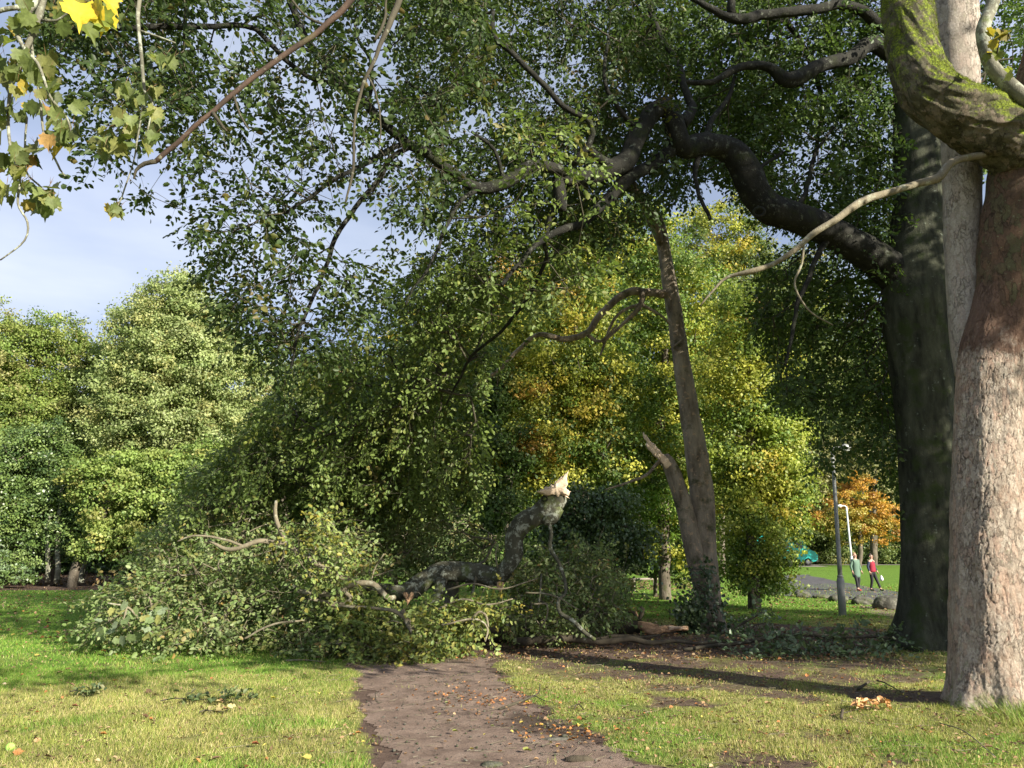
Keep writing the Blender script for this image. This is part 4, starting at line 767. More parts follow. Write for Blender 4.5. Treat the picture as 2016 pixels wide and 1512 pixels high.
# ------------------------------------------------------------------ logs and torn trunk on the ground
lg = empty('fallen_log', PT(958, 1262), 'short dark log lying under the branches with a rough cut end', 'log')
piece('bark', M['log_bark'], [[(905, 1242, 15.4, 13), (935, 1248, 15.2, 15), (965, 1250, 15, 15), (1004, 1248, 14.8, 15)]], lg, .05, 20, .08)
mb = MB(); splinter(mb, at(1003, 1249, 14.78), at(1014, 1250, 14.7), .11, 10, 31, 1.2); mb.build('cut_end', M['wood_dark'], lg)
tt = empty('torn_trunk', PT(1215, 1250), 'fallen dark stem torn open lengthwise, showing tan wood beside the snapped tree', 'fallen stem')
piece('bark', M['log_bark'], [[(1060, 1228, 16.2, 10), (1110, 1226, 16.3, 13), (1160, 1222, 16.4, 16), (1210, 1228, 16.6, 18), (1240, 1236, 16.7, 17), (1262, 1240, 16.8, 13)], [(1150, 1195, 16.6, 6), (1185, 1208, 16.6, 9), (1215, 1228, 16.6, 8)], [(1212, 1222, 16.7, 3), (1230, 1206, 16.7, 3.5), (1248, 1206, 16.7, 3), (1258, 1220, 16.7, 4), (1265, 1200, 16.7, 5), (1260, 1195, 16.7, 4)]], tt, .05, 18, .12)
torn('torn_wood', [(1255, 1222), (1268, 1223), (1285, 1228), (1305, 1231), (1330, 1233), (1354, 1233), (1354, 1240), (1332, 1241), (1318, 1244), (1300, 1249), (1282, 1251), (1268, 1246), (1258, 1238)], 16.35, .26, M['wood_dark'], tt, 6)
mb = MB(); splinter(mb, at(1318, 1236, 16.2), at(1358, 1235, 16.2), .04, 8, 42, .5, .5); mb.build('pale_splinter', M['wood'], tt)
mb = MB(); splinter(mb, at(1251, 1216, 16.75), at(1250, 1189, 16.7), .055, 8, 44, .5); mb.build('upright_splinter', M['wood_dark'], tt)
lb = empty('fallen_branch', PT(1180, 1268), 'long thin bough lying flat along the edge of the bare soil', 'fallen branch')
piece('stem', M['log_bark'], [[(1012, 1262, 14.0, 8), (1050, 1262, 14, 8), (1090, 1258, 14, 7), (1125, 1257, 14, 7), (1160, 1262, 13.9, 6), (1200, 1262, 13.9, 6), (1240, 1258, 13.9, 6), (1280, 1266, 13.8, 5), (1330, 1262, 13.9, 4), (1390, 1266, 13.9, 3), (1450, 1260, 14, 2)], [(1160, 1262, 13.9, 4), (1220, 1252, 14.2, 3.5), (1262, 1255, 14.3, 3), (1300, 1250, 14.4, 2)], [(1085, 1258, 14, 4), (1050, 1245, 14.2, 3), (1030, 1235, 14.4, 2)]], lb, .05, 10, .12)
for i_, (nm, lab, poly, n_, dlo) in enumerate([
   ('leafy_branch', 'leafy green branch sprawled on the shaded grass between the two big trunks', [(1400, 1262), (1440, 1240), (1560, 1250), (1700, 1240), (1770, 1250), (1755, 1290), (1600, 1296), (1450, 1292)], 150, 12.9),
   ('leafy_branch', 'small leafy branch standing up from the grass right of the snapped trunk', [(1440, 1215), (1490, 1190), (1520, 1215), (1500, 1250), (1450, 1262)], 26, 14.5)]):
    b = empty(nm, PT(poly[0][0] + 40, 1285 if i_ == 0 else 1262), lab, 'fallen branch')
    pp = region(poly, dlo, dlo + 1.6, n_, rng, (), None, True); pp[:, 2] = np.maximum(pp[:, 2], gz(pp[:, 0], pp[:, 1]) + .06)
    st = pxpath([(1345, 1280, 13.3, 3), (1450, 1266, 13.6, 4), (1560, 1250, 13.8, 4), (1660, 1254, 13.8, 3), (1760, 1256, 13.8, 2)] if i_ == 0 else [(1400, 1255, 15, 3), (1450, 1235, 15, 2.5), (1500, 1205, 15, 2)], .15, .03)
    mb = MB(); tube(mb, st, 7); mb.build('stem', M['twig_bark'], b)
    nd, pr, ti = grow(st[:, :3], pp, .3, .2, 4); mt = MB(); branch_mesh(mt, nd, pr, len(st), .003, .35, .012); LV = Leaves()
    sprays(LV, mt, nd[ti], norm(nd[ti] - nd[pr[ti]]) + [.2, 0, 0], rng, [((.07, .115, .045), 4), ((.11, .16, .07), 3), ((.16, .2, .1), 1)], 9, .35, .095, .1, .8); mt.build('twigs', M['twig_bark'], b, smooth=False); LV.build('leaves', M['leaf_glossy'], b)

# ------------------------------------------------------------------ sycamore boughs hanging at the left, close to the camera
hs = empty('overhanging_sycamore', at(-60, -700, 4.6), 'twigs of big yellow-green lobed leaves hanging into the top left corner', 'tree')
TW = [[(-60, -700, 4.6, 26), (0, -420, 4.7, 20), (60, -200, 4.8, 14), (88, -40, 4.8, 9), (70, 50, 4.8, 7), (48, 110, 4.8, 5), (22, 165, 4.8, 4), (15, 230, 4.8, 3), (22, 300, 4.8, 3), (38, 350, 4.8, 2.5), (35, 400, 4.8, 2.2), (55, 440, 4.8, 2), (48, 475, 4.8, 1.8), (0, 512, 4.8, 1.5)],
      [(88, -40, 4.8, 8), (60, 20, 4.7, 6), (34, 40, 4.7, 5), (32, 60, 4.7, 5), (48, 95, 4.6, 3.5), (75, 125, 4.6, 3), (100, 190, 4.6, 2.4), (130, 230, 4.6, 2.2), (145, 280, 4.6, 2)], [(60, 80, 4.9, 3), (80, 200, 4.9, 2.4), (88, 270, 4.9, 2.2), (118, 335, 4.9, 2), (128, 348, 4.9, 1)],
      [(55, 230, 5, 2), (50, 330, 5, 2), (80, 370, 5, 1.8), (100, 400, 5, 1.5), (120, 412, 5, 1)], [(0, -420, 4.7, 12), (140, -300, 5, 8), (270, -100, 5.2, 5), (272, 40, 5.2, 4), (280, 120, 5.2, 3.6), (285, 180, 5.2, 3), (300, 205, 5.2, 2), (285, 270, 5.2, 1.6)], [(276, 60, 5.2, 2.2), (310, 72, 5.2, 2), (345, 85, 5.2, 1.5)],
      [(285, 190, 5.2, 2), (270, 270, 5.3, 1.8), (262, 320, 5.3, 1.5), (238, 392, 5.3, 1.5), (226, 410, 5.3, 1)], [(34, 15, 4.7, 5), (0, 20, 4.7, 5), (-40, 40, 4.7, 4)], [(80, 40, 4.8, 3), (110, 40, 4.8, 2), (140, 20, 4.8, 2)]]
for k, b in enumerate(TW): mb = MB(); tube(mb, pxpath(b, .04, .012, k), 7, True, .12, k, 8); mb.build('bough', M['pale_bark'], hs)
LV = Leaves(); SYL = [((.17, .21, .07), 5), ((.24, .25, .08), 3), ((.12, .16, .045), 3), ((.34, .26, .05), .6), ((.36, .22, .08), .3)]
def hang(poly, Y, n, L0=.115, pal=SYL):
    p = region(poly, Y - .25, Y + .35, n, rng); d = rng.normal(0, .55, (n, 3)) + [0, .1, -1.0]; nrm = rng.normal(0, .7, (n, 3)) + [.1, -1, .35]
    s = L0 * rng.uniform(.75, 1.2, n); LV.add(p, d, nrm, s, s * .95, pick(pal, n, rng, .2), 'maple', .30)
    q = norm(rng.normal(0, .5, (n, 3)) + [0, 0, 1.0]); LV.add(p, q, rng.normal(0, 1, (n, 3)), .10, .0045, pick([((.20, .12, .06), 1)], n, rng), 'diamond')
for poly, Y, n in [([(-40, -20), (60, -20), (60, 60), (100, 110), (60, 150), (-40, 140)], 4.8, 24), ([(-40, 110), (90, 120), (150, 190), (130, 230), (60, 220), (-40, 250)], 4.8, 34), ([(100, 215), (155, 250), (150, 300), (90, 290)], 4.6, 13),
                   ([(-20, 300), (60, 290), (75, 340), (30, 390), (-20, 380)], 4.8, 12), ([(60, 340), (120, 370), (120, 410), (60, 410)], 5, 11), ([(30, 270), (80, 290), (70, 330), (20, 320)], 4.9, 6), ([(-40, 200), (30, 210), (20, 260), (-40, 270)], 4.9, 7),
                   ([(245, 150), (310, 170), (305, 290), (225, 285), (235, 200)], 5.2, 22), ([(290, 90), (350, 95), (340, 125), (290, 120)], 5.2, 6), ([(100, 0), (250, 10), (245, 40), (110, 60)], 5.0, 9), ([(180, 240), (250, 250), (240, 310), (190, 300)], 5.3, 9), ([(210, 395), (242, 395), (240, 415), (212, 415)], 5.3, 3)]: hang(poly, Y, int(n * 1.5))
YL = [((.62, .46, .04), 3), ((.45, .42, .06), 1)]
hang([(120, -20), (205, -20), (200, 10), (160, 20)], 3.2, 5, .14, YL); hang([(140, 20), (200, 30), (190, 50), (150, 40)], 3.3, 3, .14, [((.22, .28, .05), 1)])
LV.build('leaves', M['leaf_thin'], hs)
bb = empty('bare_branch', at(700, -20, 7.0), 'long bare reddish branch slanting down through the leaves at top left', 'branch')
mb = MB(); tube(mb, pxpath([(900, -420, 8, 12), (800, -180, 7.4, 9), (700, -15, 7, 7), (640, 50, 6.9, 5.5), (575, 100, 6.8, 5.5), (510, 145, 6.7, 5), (460, 185, 6.6, 5), (410, 225, 6.5, 4.5), (370, 260, 6.5, 4.5), (335, 292, 6.5, 5), (308, 318, 6.5, 5)], .05, .02, 9), 9, True, .08, 9, 5); mb.build('stem', M['red_bark'], bb)
mb = MB(); tube(mb, pxpath([(308, 318, 6.5, 4.5), (285, 322, 6.5, 4.5), (268, 335, 6.5, 3), (264, 352, 6.5, 2)], .04), 7); mb.build('side_twig', M['twig_bark'], bb)
for b in [[(460, 190, 6.6, 3), (472, 225, 6.6, 2.4), (490, 255, 6.5, 1.5)], [(418, 222, 6.5, 4), (440, 252, 6.5, 3), (446, 258, 6.5, 2)], [(640, 50, 6.9, 3), (600, 30, 6.9, 2.5), (560, -20, 6.9, 2)]]: mb = MB(); tube(mb, pxpath(b, .05, .01), 6); mb.build('side_twig', M['twig_bark'], bb)
vb = empty('hanging_branch', at(740, -30, 6.8), 'thin pale bare branch hanging straight down through the upper canopy', 'branch')
mb = MB()
for b in [[(860, -400, 7.4, 9), (815, -160, 7.2, 8), (795, -30, 7, 7), (770, 40, 6.9, 6), (742, 100, 6.8, 4), (718, 160, 6.8, 3.6), (705, 210, 6.8, 3), (697, 270, 6.8, 2.6), (694, 345, 6.8, 3), (680, 400, 6.8, 1.5)], [(735, 80, 6.85, 3), (756, 40, 6.9, 3), (762, -20, 6.9, 2)], [(722, 150, 6.8, 2.4), (738, 180, 6.8, 2), (750, 240, 6.8, 1.6), (745, 290, 6.8, 1)], [(1010, 310, 8.3, 4), (1012, 380, 8.3, 3.5), (1022, 430, 8.3, 3), (1028, 470, 8.3, 2)]][:3]: tube(mb, pxpath(b, .05, .02, 12), 7, True, .1, 5, 6)
mb.build('stem', M['twig_bark'], vb)
# ------------------------------------------------------------------ trees of the background
def bgtree(name, label, Y, blobs, pal, stem, leaf=.13, cover=5.0, group=None, cat='tree', mat='leaf', clump=1.0, deep=.8, seed=1, bark='rose_bark', autumn=None, base=None, flat=.55, limbs=True, cs=.46):
    rg = np.random.default_rng(seed); ref = at(base[0] if base else stem[0][0], 1000, Y); gb = np.array([ref[0], Y, float(gz(ref[0], Y))])
    root = empty(name, gb, label, cat, group)
    if stem:
        rows = [(a, b, Y, r) for a, b, r in stem]; P = pxpath(rows, .3, .05, seed); P[:, 2] = P[:, 2] + 0
        if rows[0][1] > 1050: P = np.vstack([[P[0][0], P[0][1], gb[2] - .1, P[0][3] * 1.15], P[P[:, 2] > gb[2] + .1]])
        mb = MB(); tube(mb, P, 12, True, .06, seed); mb.build('trunk', M[bark], root); sk = P[:, :3]
    else: sk = np.array([gb, gb + [0, 0, .5]])
    LV = Leaves(); mt = MB(); cen = []; nl = []; rr = []; bidx = []; norms = []
    for bi_, (px, py, rx, ry) in enumerate(blobs):
        s = pxs(Y, py); c = at(px, py, Y + rg.uniform(-.15, .15) * rx * s); e = np.array([rx * s, max(rx * s * deep, .5), ry * s])
        A = math.pi * rx * ry; lp = leaf / s; N = 1.25 * cover * A / (.36 * lp * lp); crad = clump * (.42 + .075 * min(rx, ry) * s); nc = max(6, int(N / (85 * clump)))
        d = norm(rg.normal(0, 1, (nc, 3))); q = rg.uniform(.30, 1.0, nc) ** .45; q *= 1 + .20 * rg.standard_normal(nc)
        C_ = c + d * q[:, None] * e; cen.append(C_); nl.append(np.full(nc, N / nc)); rr.append(crad * rg.uniform(.55, 1.3, nc)); bidx.append(np.full(nc, bi_)); norms.append(norm(d / e))
    cen = np.concatenate(cen); nl = np.concatenate(nl); rr = np.concatenate(rr); bidx = np.concatenate(bidx); norms = np.concatenate(norms)
    g0 = gz(cen[:, 0], cen[:, 1]) + .3; cen[:, 2] = np.maximum(cen[:, 2], g0 + rg.uniform(0, .3, len(cen)))
    cb = pick(pal, len(cen), rg, .14)
    if autumn is not None:
        for (apx, apy, ar, apal) in autumn:
            cc = at(apx, apy, Y); dd = np.hypot(cen[:, 0] - cc[0], cen[:, 2] - cc[2]); m_ = rg.uniform(0, 1, len(cen)) < np.exp(-(dd / (ar * pxs(Y))) ** 2); cb[m_] = pick(apal, int(m_.sum()), rg, .14)
    reps = np.maximum(3, (nl * (rr / rr.mean()) ** 2).astype(int)); idx = np.repeat(np.arange(len(cen)), reps); n = len(idx)
    off = rg.normal(0, cs, (n, 3)); off[:, 2] *= flat; off *= rr[idx][:, None]
    P = cen[idx] + off; P[:, 2] = np.maximum(P[:, 2], gz(P[:, 0], P[:, 1]) + .05)
    N = norm(off + 1e-3) * .5 + norms[idx] * .35 + [0, 0, .5] + rg.normal(0, .38, (n, 3)); D = rg.normal(0, 1, (n, 3)) + [0, 0, -.5]
    c = cb[idx] * .72 + pick(pal, n, rg, .25) * .28; sz = leaf * rg.uniform(.7, 1.3, n)
    LV.add(P, D, N, sz, sz * .72, c, 'diamond', .15)
    if limbs:
        t = cen[rg.permutation(len(cen))[:min(len(cen), 260)]]; nd, pr, ti = grow(sk, t, 1.2, .3, seed, .1); branch_mesh(mt, nd, pr, len(sk), .012, .42, .16); mt.build('branches', M[bark], root, smooth=False)
    LV.build('foliage', M[mat], root); print(name, n); return root
A = lambda r, g, b, w_=1: ((r, g, b), w_)
LIME = [A(.25, .31, .11, 4), A(.32, .37, .16, 3), A(.37, .36, .14, 2), A(.16, .22, .07, 2)]
ASH = [A(.20, .27, .06, 3), A(.26, .30, .08, 3), A(.32, .29, .12, 1.2), A(.12, .19, .04, 2)]
SYCB = [A(.21, .29, .07, 4), A(.30, .36, .10, 3), A(.32, .30, .09, 1), A(.10, .17, .04, 2)]
HOLLY = [A(.085, .14, .035, 4), A(.14, .20, .05, 3), A(.21, .28, .09, 1), A(.045, .085, .03, 2)]
YEL = [A(.42, .41, .06, 4), A(.30, .35, .06, 3), A(.55, .43, .06, 2), A(.13, .19, .035, 2)]
ORA = [A(.50, .27, .05, 4), A(.60, .35, .06, 2), A(.38, .19, .05, 2), A(.32, .28, .06, 1)]
MID = [A(.12, .20, .04, 4), A(.18, .27, .06, 3), A(.26, .31, .07, 1.5), A(.065, .11, .03, 2)]
DRK = [A(.05, .085, .025, 4), A(.08, .13, .035, 3), A(.12, .17, .05, 1.4)]
BLU = [A(.09, .15, .05, 4), A(.13, .20, .075, 2), A(.22, .29, .15, 1)]
bgtree('ash_tree', 'airy yellow-green tree at the far left with thin upright limbs', 47, [(40, 700, 80, 75), (110, 660, 60, 45), (150, 720, 40, 60), (60, 800, 90, 70), (-60, 760, 110, 130), (150, 820, 50, 60), (60, 880, 110, 60), (170, 760, 50, 110)], ASH, [(60, 1140, 9), (58, 1000, 8), (66, 860, 7), (70, 760, 5), (75, 680, 3)], .15, 4.6, seed=11, cs=.5)
bgtree('lime_tree', 'tall pale grey-green tree with a rounded top against the sky', 44, [(345, 580, 62, 40), (300, 640, 75, 55), (390, 640, 75, 55), (270, 730, 75, 70), (370, 720, 110, 85), (460, 740, 65, 90), (330, 830, 130, 80), (450, 870, 90, 90), (330, 700, 110, 140), (260, 820, 90, 90)], LIME, [(330, 1140, 11), (332, 980, 10), (332, 850, 8), (335, 740, 6), (340, 640, 3)], .15, 5.2, seed=12, cs=.5)
bgtree('lime_tree', 'pale tree half hidden behind the hanging leaves, right of the tall rounded one', 50, [(540, 780, 80, 90), (500, 880, 80, 90), (600, 860, 80, 100), (660, 760, 60, 70), (700, 850, 70, 120)], LIME, [(560, 1130, 9), (560, 950, 8), (565, 800, 5)], .16, 4.0, seed=13, autumn=[(680, 720, 70, [A(.32, .22, .10)])])
bgtree('holly_tree', 'dark glossy blue-green evergreen at the left edge of the lawn', 42, [(40, 900, 85, 60), (100, 880, 60, 45), (20, 1000, 110, 70), (100, 990, 60, 70), (-80, 960, 120, 130), (20, 1090, 90, 45), (160, 1050, 60, 50)], HOLLY, [(100, 1146, 8), (100, 1000, 7), (98, 900, 5)], .13, 5.0, mat='leaf_glossy', seed=14)
bgtree('sycamore_tree', 'low rounded yellow-green tree spreading over the shaded trunks at the lawn edge', 40, [(240, 930, 70, 55), (330, 925, 75, 50), (270, 1000, 95, 60), (370, 1000, 80, 75), (400, 930, 60, 60), (200, 1060, 55, 40), (300, 1070, 80, 45), (390, 1090, 70, 60), (160, 940, 40, 50)], SYCB, [(142, 1148, 9), (152, 1110, 9), (180, 1060, 8), (230, 960, 5)], .15, 5.0, seed=15)
bgtree('laurel_bush', 'small low pale-leaved shrub at the left edge beside the lawn', 39, [(5, 1130, 48, 26), (-60, 1110, 70, 50), (45, 1142, 28, 12)], HOLLY + [A(.22, .30, .16, 3)], [(0, 1150, 4), (0, 1110, 3)], .13, 4.5, cat='bush', mat='leaf_glossy', seed=16, clump=.6)
for k, (px, r_, l_) in enumerate([(112, 6, 'thin straight grey trunk in the deep shade under the holly'), (93, 5, 'thinnest dark trunk at the left in the deep shade'), (160, 6, 'pale leaning trunk in the shade just left of the heap')]):
    t_ = empty('shaded_trunk', gp(px, 1146), l_, 'tree'); mb = MB(); tube(mb, pxpath([(px, 1148, 41.5, r_), (px + 2, 1120, 41.5, r_ * .9), (px + (16 if k == 2 else 1), 1060, 41.5, r_ * .8), (px + 10, 960, 41.5, r_ * .5)], .3, .05, k), 10, True, .1, k); mb.build('trunk', M['pale_bark'], t_)
YG = [A(.46, .44, .07, 3), A(.32, .36, .06, 3), A(.58, .44, .08, 1.5)]
YO = [(1100, 800, 90, YG), (1020, 860, 60, YG), (1010, 780, 34, ORA), (1030, 890, 42, ORA), (1160, 640, 60, YG), (1110, 590, 34, ORA), (1010, 700, 45, YG)]
bgtree('beech_sapling', 'autumn tree turning yellow and orange behind the torn pale limb', 26, [(1120, 560, 110, 70), (1100, 680, 130, 90), (1060, 790, 130, 90), (1180, 770, 90, 100), (1080, 890, 110, 70), (1190, 900, 80, 80), (1060, 960, 60, 50), (1180, 460, 90, 70), (1000, 620, 60, 60)], MID + YG[:1], [(1150, 1175, 12), (1152, 1000, 11), (1140, 850, 9), (1130, 700, 7), (1140, 560, 4)], .115, 4.2, seed=21, autumn=YO)
bgtree('maple_tree', 'green and yellow tree right behind the snapped trunk', 29, [(1330, 560, 110, 90), (1290, 700, 110, 110), (1300, 850, 110, 110), (1260, 990, 90, 90), (1390, 760, 80, 120), (1370, 930, 80, 120), (1350, 1060, 60, 60), (1270, 460, 80, 60)], MID + YG[:1], [(1310, 1172, 12), (1306, 1000, 11), (1300, 850, 9), (1310, 700, 7), (1320, 560, 4)], .12, 4.2, seed=22, autumn=[(1270, 1000, 60, [A(.2, .33, .06)]), (1380, 480, 40, ORA), (1400, 640, 60, YG)])
bgtree('hornbeam_tree', 'yellow-green tree leafy right down to the grass beside the footpath', 24, [(1480, 620, 80, 60), (1460, 740, 90, 100), (1520, 720, 70, 80), (1470, 880, 90, 100), (1540, 860, 60, 90), (1480, 1010, 75, 90), (1530, 1000, 55, 80), (1490, 1110, 60, 45), (1530, 1100, 34, 55), (1560, 950, 45, 60), (1470, 1140, 50, 30), (1520, 1150, 34, 22), (1572, 1050, 22, 22)], MID + [A(.30, .36, .06, 5), A(.38, .40, .08, 2)], [(1484, 1180, 12), (1480, 1040, 11), (1478, 900, 9), (1480, 760, 7), (1484, 640, 4)], .10, 4.4, seed=23, autumn=[(1500, 600, 34, ORA), (1450, 700, 60, YEL), (1500, 980, 70, YG), (1420, 780, 50, YG)])
bgtree('holly_tree', 'dark bluish evergreen bush behind the torn limb, beside the snapped trunk', 20.5, [(1130, 1000, 70, 50), (1180, 1050, 60, 70), (1110, 1090, 70, 70), (1200, 1000, 50, 40), (1170, 1140, 50, 40), (1240, 1060, 40, 50)], BLU + DRK, [(1160, 1195, 10), (1158, 1080, 8), (1156, 1000, 5)], .10, 4.0, mat='leaf_glossy', seed=24)
bgtree('yew_tree', 'broad very dark tree filling the shade behind the leaf heap', 25, [(900, 1000, 110, 80), (960, 900, 90, 100), (820, 900, 110, 110), (720, 1000, 90, 100), (850, 780, 100, 100), (950, 760, 70, 90), (980, 1080, 80, 60), (860, 1090, 90, 60), (700, 880, 90, 90)], DRK + MID[:1], [(890, 1185, 14), (888, 1000, 12), (886, 850, 8)], .12, 4.0, seed=25)
bgtree('shrub', 'pale leaved shrub standing in the shade behind the crooked limb', 19.5, [(760, 1050, 60, 50), (800, 1090, 70, 50), (700, 1060, 50, 50), (830, 1040, 40, 36)], BLU + LIME[:1], [(780, 1200, 5), (780, 1100, 4)], .095, 3.2, cat='bush', mat='leaf_glossy', seed=26)
bgtree('shrub', 'dark shrub on the brown bank behind the snapped trunk', 31, [(1290, 1110, 50, 26), (1345, 1118, 40, 22), (1240, 1100, 40, 30), (1390, 1110, 34, 30)], DRK + BLU[:1], [(1290, 1165, 4), (1290, 1110, 3)], .12, 4.0, cat='bush', seed=27, clump=.7)
BK = [A(.13, .18, .05, 3), A(.19, .23, .07, 3), A(.26, .25, .09, 1.2), A(.07, .11, .03, 2)]
FT = [(1000, 560, 130, 90, 'tall tree crown glimpsed above the orange leaves'), (1180, 480, 120, 90, 'tall far tree crown just left of the snapped trunk top'), (1420, 470, 110, 110, 'tall far tree crown under the bend of the big limb'), (1570, 590, 120, 130, 'far tree crown between the big limb and the lamp post'), (1700, 760, 110, 120, 'far pale tree crown left of the dark trunk'), (850, 660, 110, 90, 'far tree crown behind the hanging curtain of leaves')]
for k, (px, py, rx, ry, l_) in enumerate(FT):
    bgtree('distant_tree', l_, (46, 49, 52, 78, 80, 46)[k], [(px, py, rx * .75, ry * .8), (px - rx * .4, py + ry, rx * .9, ry), (px + rx * .45, py + ry * .9, rx * .85, ry), (px, py + ry * 2, rx, ry * 1.1), (px, py + ry * 3.2 if py < 620 else py + ry * 2.4, rx * .9, ry)], BK, [(px, 1125, 8), (px, 1000, 7), (px, py + 60, 4)], .19, 3.4, seed=31 + k, limbs=True, autumn=[(px, py, 70, ORA if k == 0 else YEL)])
bgtree('autumn_maple', 'orange and gold tree beyond the footpath, above the two walkers', 66, [(1680, 975, 50, 30), (1650, 1010, 60, 26), (1720, 1010, 55, 30), (1690, 1040, 70, 26), (1620, 1030, 35, 18), (1755, 1045, 35, 24), (1690, 945, 26, 18)], ORA + [A(.35, .30, .06, 3)], [(1692, 1108, 5), (1694, 1070, 4.5), (1690, 1010, 3)], .18, 3.2, seed=41, autumn=[(1640, 1045, 50, [A(.24, .26, .06)]), (1700, 960, 40, ORA)])
bgtree('pale_tree', 'pale olive tree behind the orange one, beside the tall dark trunk', 71, [(1700, 900, 80, 50), (1620, 930, 50, 50), (1760, 960, 50, 50), (1730, 860, 60, 40)], [A(.26, .27, .11, 3), A(.34, .32, .15, 2), A(.16, .18, .06, 1)], [(1720, 1110, 7), (1720, 960, 6), (1722, 900, 4)], .2, 3.0, seed=42)
# hedge and the wood behind everything
rg = np.random.default_rng(5); LV = Leaves(); n = 26000
X = rg.uniform(17, 46, n); Yh = rg.uniform(76, 79, n); Zh = .7 + rg.uniform(0, 2.4, n) + .4 * fbm(X * .5, Yh * .5, 3); LV.add(np.stack([X, Yh, Zh], 1), rg.normal(0, 1, (n, 3)), rg.normal(0, .7, (n, 3)) + [0, -.5, .8], .26, .2, pick(DRK, n, rg), 'diamond')
hd = LV.build('hedge', M['leaf']); tag(hd, 'long clipped dark green hedge along the far side of the park', 'hedge')
LV = Leaves(); mb = MB(); cs_ = []
for k in range(230):
    X = rg.uniform(-75, 95); Yw = rg.uniform(84, 96) if X > 0 else rg.uniform(56, 70); u = 1008 + X / Yw * F; hh = np.interp(u, [-400, 300, 560, 700, 900, 1900, 2400], [16, 15, 13, 17, 27, 30, 30]) * rg.uniform(.75, 1.0)
    tube(mb, np.array([[X, Yw, -.2, .32], [X + rg.normal(0, .3), Yw, hh * .5, .24], [X + rg.normal(0, .5), Yw, hh * .85, .08]]), 7, True)
    m = 900; d = norm(rg.normal(0, 1, (m, 3))) * rg.uniform(0, 1, (m, 1)) ** .4; LV.add(np.array([X, Yw, hh * .55 + .5]) + d * [4.6, 3.2, hh * .46], rg.normal(0, 1, (m, 3)), rg.normal(0, .6, (m, 3)) + [0, -.2, .8], .55, .42, pick(BK + DRK, 1, rg, .1) * .6 + pick(BK + DRK, m, rg) * .4, 'diamond')
for k in range(520):
    X = rg.uniform(-80, 100); Yw = (rg.uniform(80, 84) if X > 0 else rg.uniform(53, 60)); m = 170; LV.add(np.array([X, Yw, 1.9 + .7 * (X > 0)]) + rg.normal(0, 1, (m, 3)) * [1.2, .8, 1.2], rg.normal(0, 1, (m, 3)), rg.normal(0, .6, (m, 3)) + [0, -.2, .8], .42, .3, pick(DRK + MID[:1], m, rg, .2), 'diamond')
wd = LV.build('woodland', M['leaf']); tag(wd, 'far mixed wood closing the view behind the park trees', 'woodland', kind='stuff')
ws = mb.build('woodland_stems', M['rose_bark'], wd)
# ------------------------------------------------------------------ grass, litter
rg = np.random.default_rng(9)
def scatter(n, y0, y1, x0k=-.72, x1k=.72, p=1.0):
    y = y0 + (y1 - y0) * rg.uniform(0, 1, n) ** p; x = y * rg.uniform(x0k, x1k, n) + rg.normal(0, .3, n); return x, y
def grasspatch(n, y0, y1, h, wdt, p=1.0):
    x, y = scatter(n, y0, y1, p=p); D_ = dirtmask(x, y); tuft = fbm(x * 3.2, y * 3.2, 61, 4)
    ok = rg.uniform(0, 1, n) > D_ * 1.7 - .25 + (0.56 - tuft) * 2.2; x, y, D_, tuft = x[ok], y[ok], D_[ok], tuft[ok]; m = len(x)
    L_ = lushmask(x, y); hh = h * rg.uniform(.4, 1.35, m) * (1 + 1.8 * (tuft - .5)) * (1 - .4 * D_)
    c = pick([A(.19, .25, .045, 4), A(.27, .31, .07, 3), A(.38, .34, .12, 2.4), A(.52, .44, .23, 1.2)], m, rg, .2)
    sf = sstep(.44, .60, fbm(x * .8, y * .8, 91, 4)); st_ = pick([A(.50, .43, .20, 3), A(.38, .34, .12, 3), A(.26, .27, .08, 2)], m, rg, .2); c = np.where((rg.uniform(0, 1, m) < sf * .45)[:, None], st_, c); cl = pick([A(.12, .24, .03, 4), A(.17, .31, .04, 3), A(.24, .31, .06, 1)], m, rg, .15)
    c = np.where((rg.uniform(0, 1, m) < L_ * .8)[:, None], cl, c)
    c = c * (.62 + .76 * fbm(x * 2.1, y * 2.1, 123, 5))[:, None]
    D = rg.normal(0, .5, (m, 3)); D[:, 2] = 1; GLV.add(np.stack([x, y, gz(x, y) - .004], 1), D, rg.normal(0, 1, (m, 3)) + [0, -.5, .0], hh, wdt * rg.uniform(.7, 1.3, m), c, 'blade', .9)
GLV = Leaves(); grasspatch(420000, 5.2, 11.5, .045, .0052, .85); grasspatch(260000, 11, 24, .05, .010, .8); grasspatch(60000, 24, 44, .06, .028)
ex = 5.55; 
for cx, cy, n_, hh in [(5.15, 8.05, 700, .16), (5.6, 7.85, 900, .13), (5.0, 7.7, 500, .20), (6.1, 7.7, 500, .18), (4.9, 8.3, 300, .10)]:
    x = cx + rg.normal(0, .22, n_); y = cy + rg.normal(0, .16, n_); D = np.stack([(x - cx) * 2 + rg.normal(0, .35, n_), (y - cy) * 2 + rg.normal(0, .35, n_), np.ones(n_)], 1)
    GLV.add(np.stack([x, y, gz(x, y) - .01], 1), D, rg.normal(0, 1, (n_, 3)) + [0, -.5, 0], hh * rg.uniform(.5, 1.3, n_), .008, pick([A(.17, .27, .05, 4), A(.26, .33, .08, 2), A(.40, .34, .18, 1)], n_, rg), 'blade', .9)
go = GLV.build('grass', M['grass']); tag(go, 'short grass covering the lawn, straw coloured near the path', 'grass', kind='stuff'); print('grass', GLV.n)
LIT = [A(.22, .14, .08, 4), A(.30, .19, .10, 3), A(.36, .26, .15, 2), A(.38, .16, .06, .8), A(.40, .33, .08, .5), A(.16, .10, .06, 3), A(.22, .25, .09, 1)]
LV = Leaves()
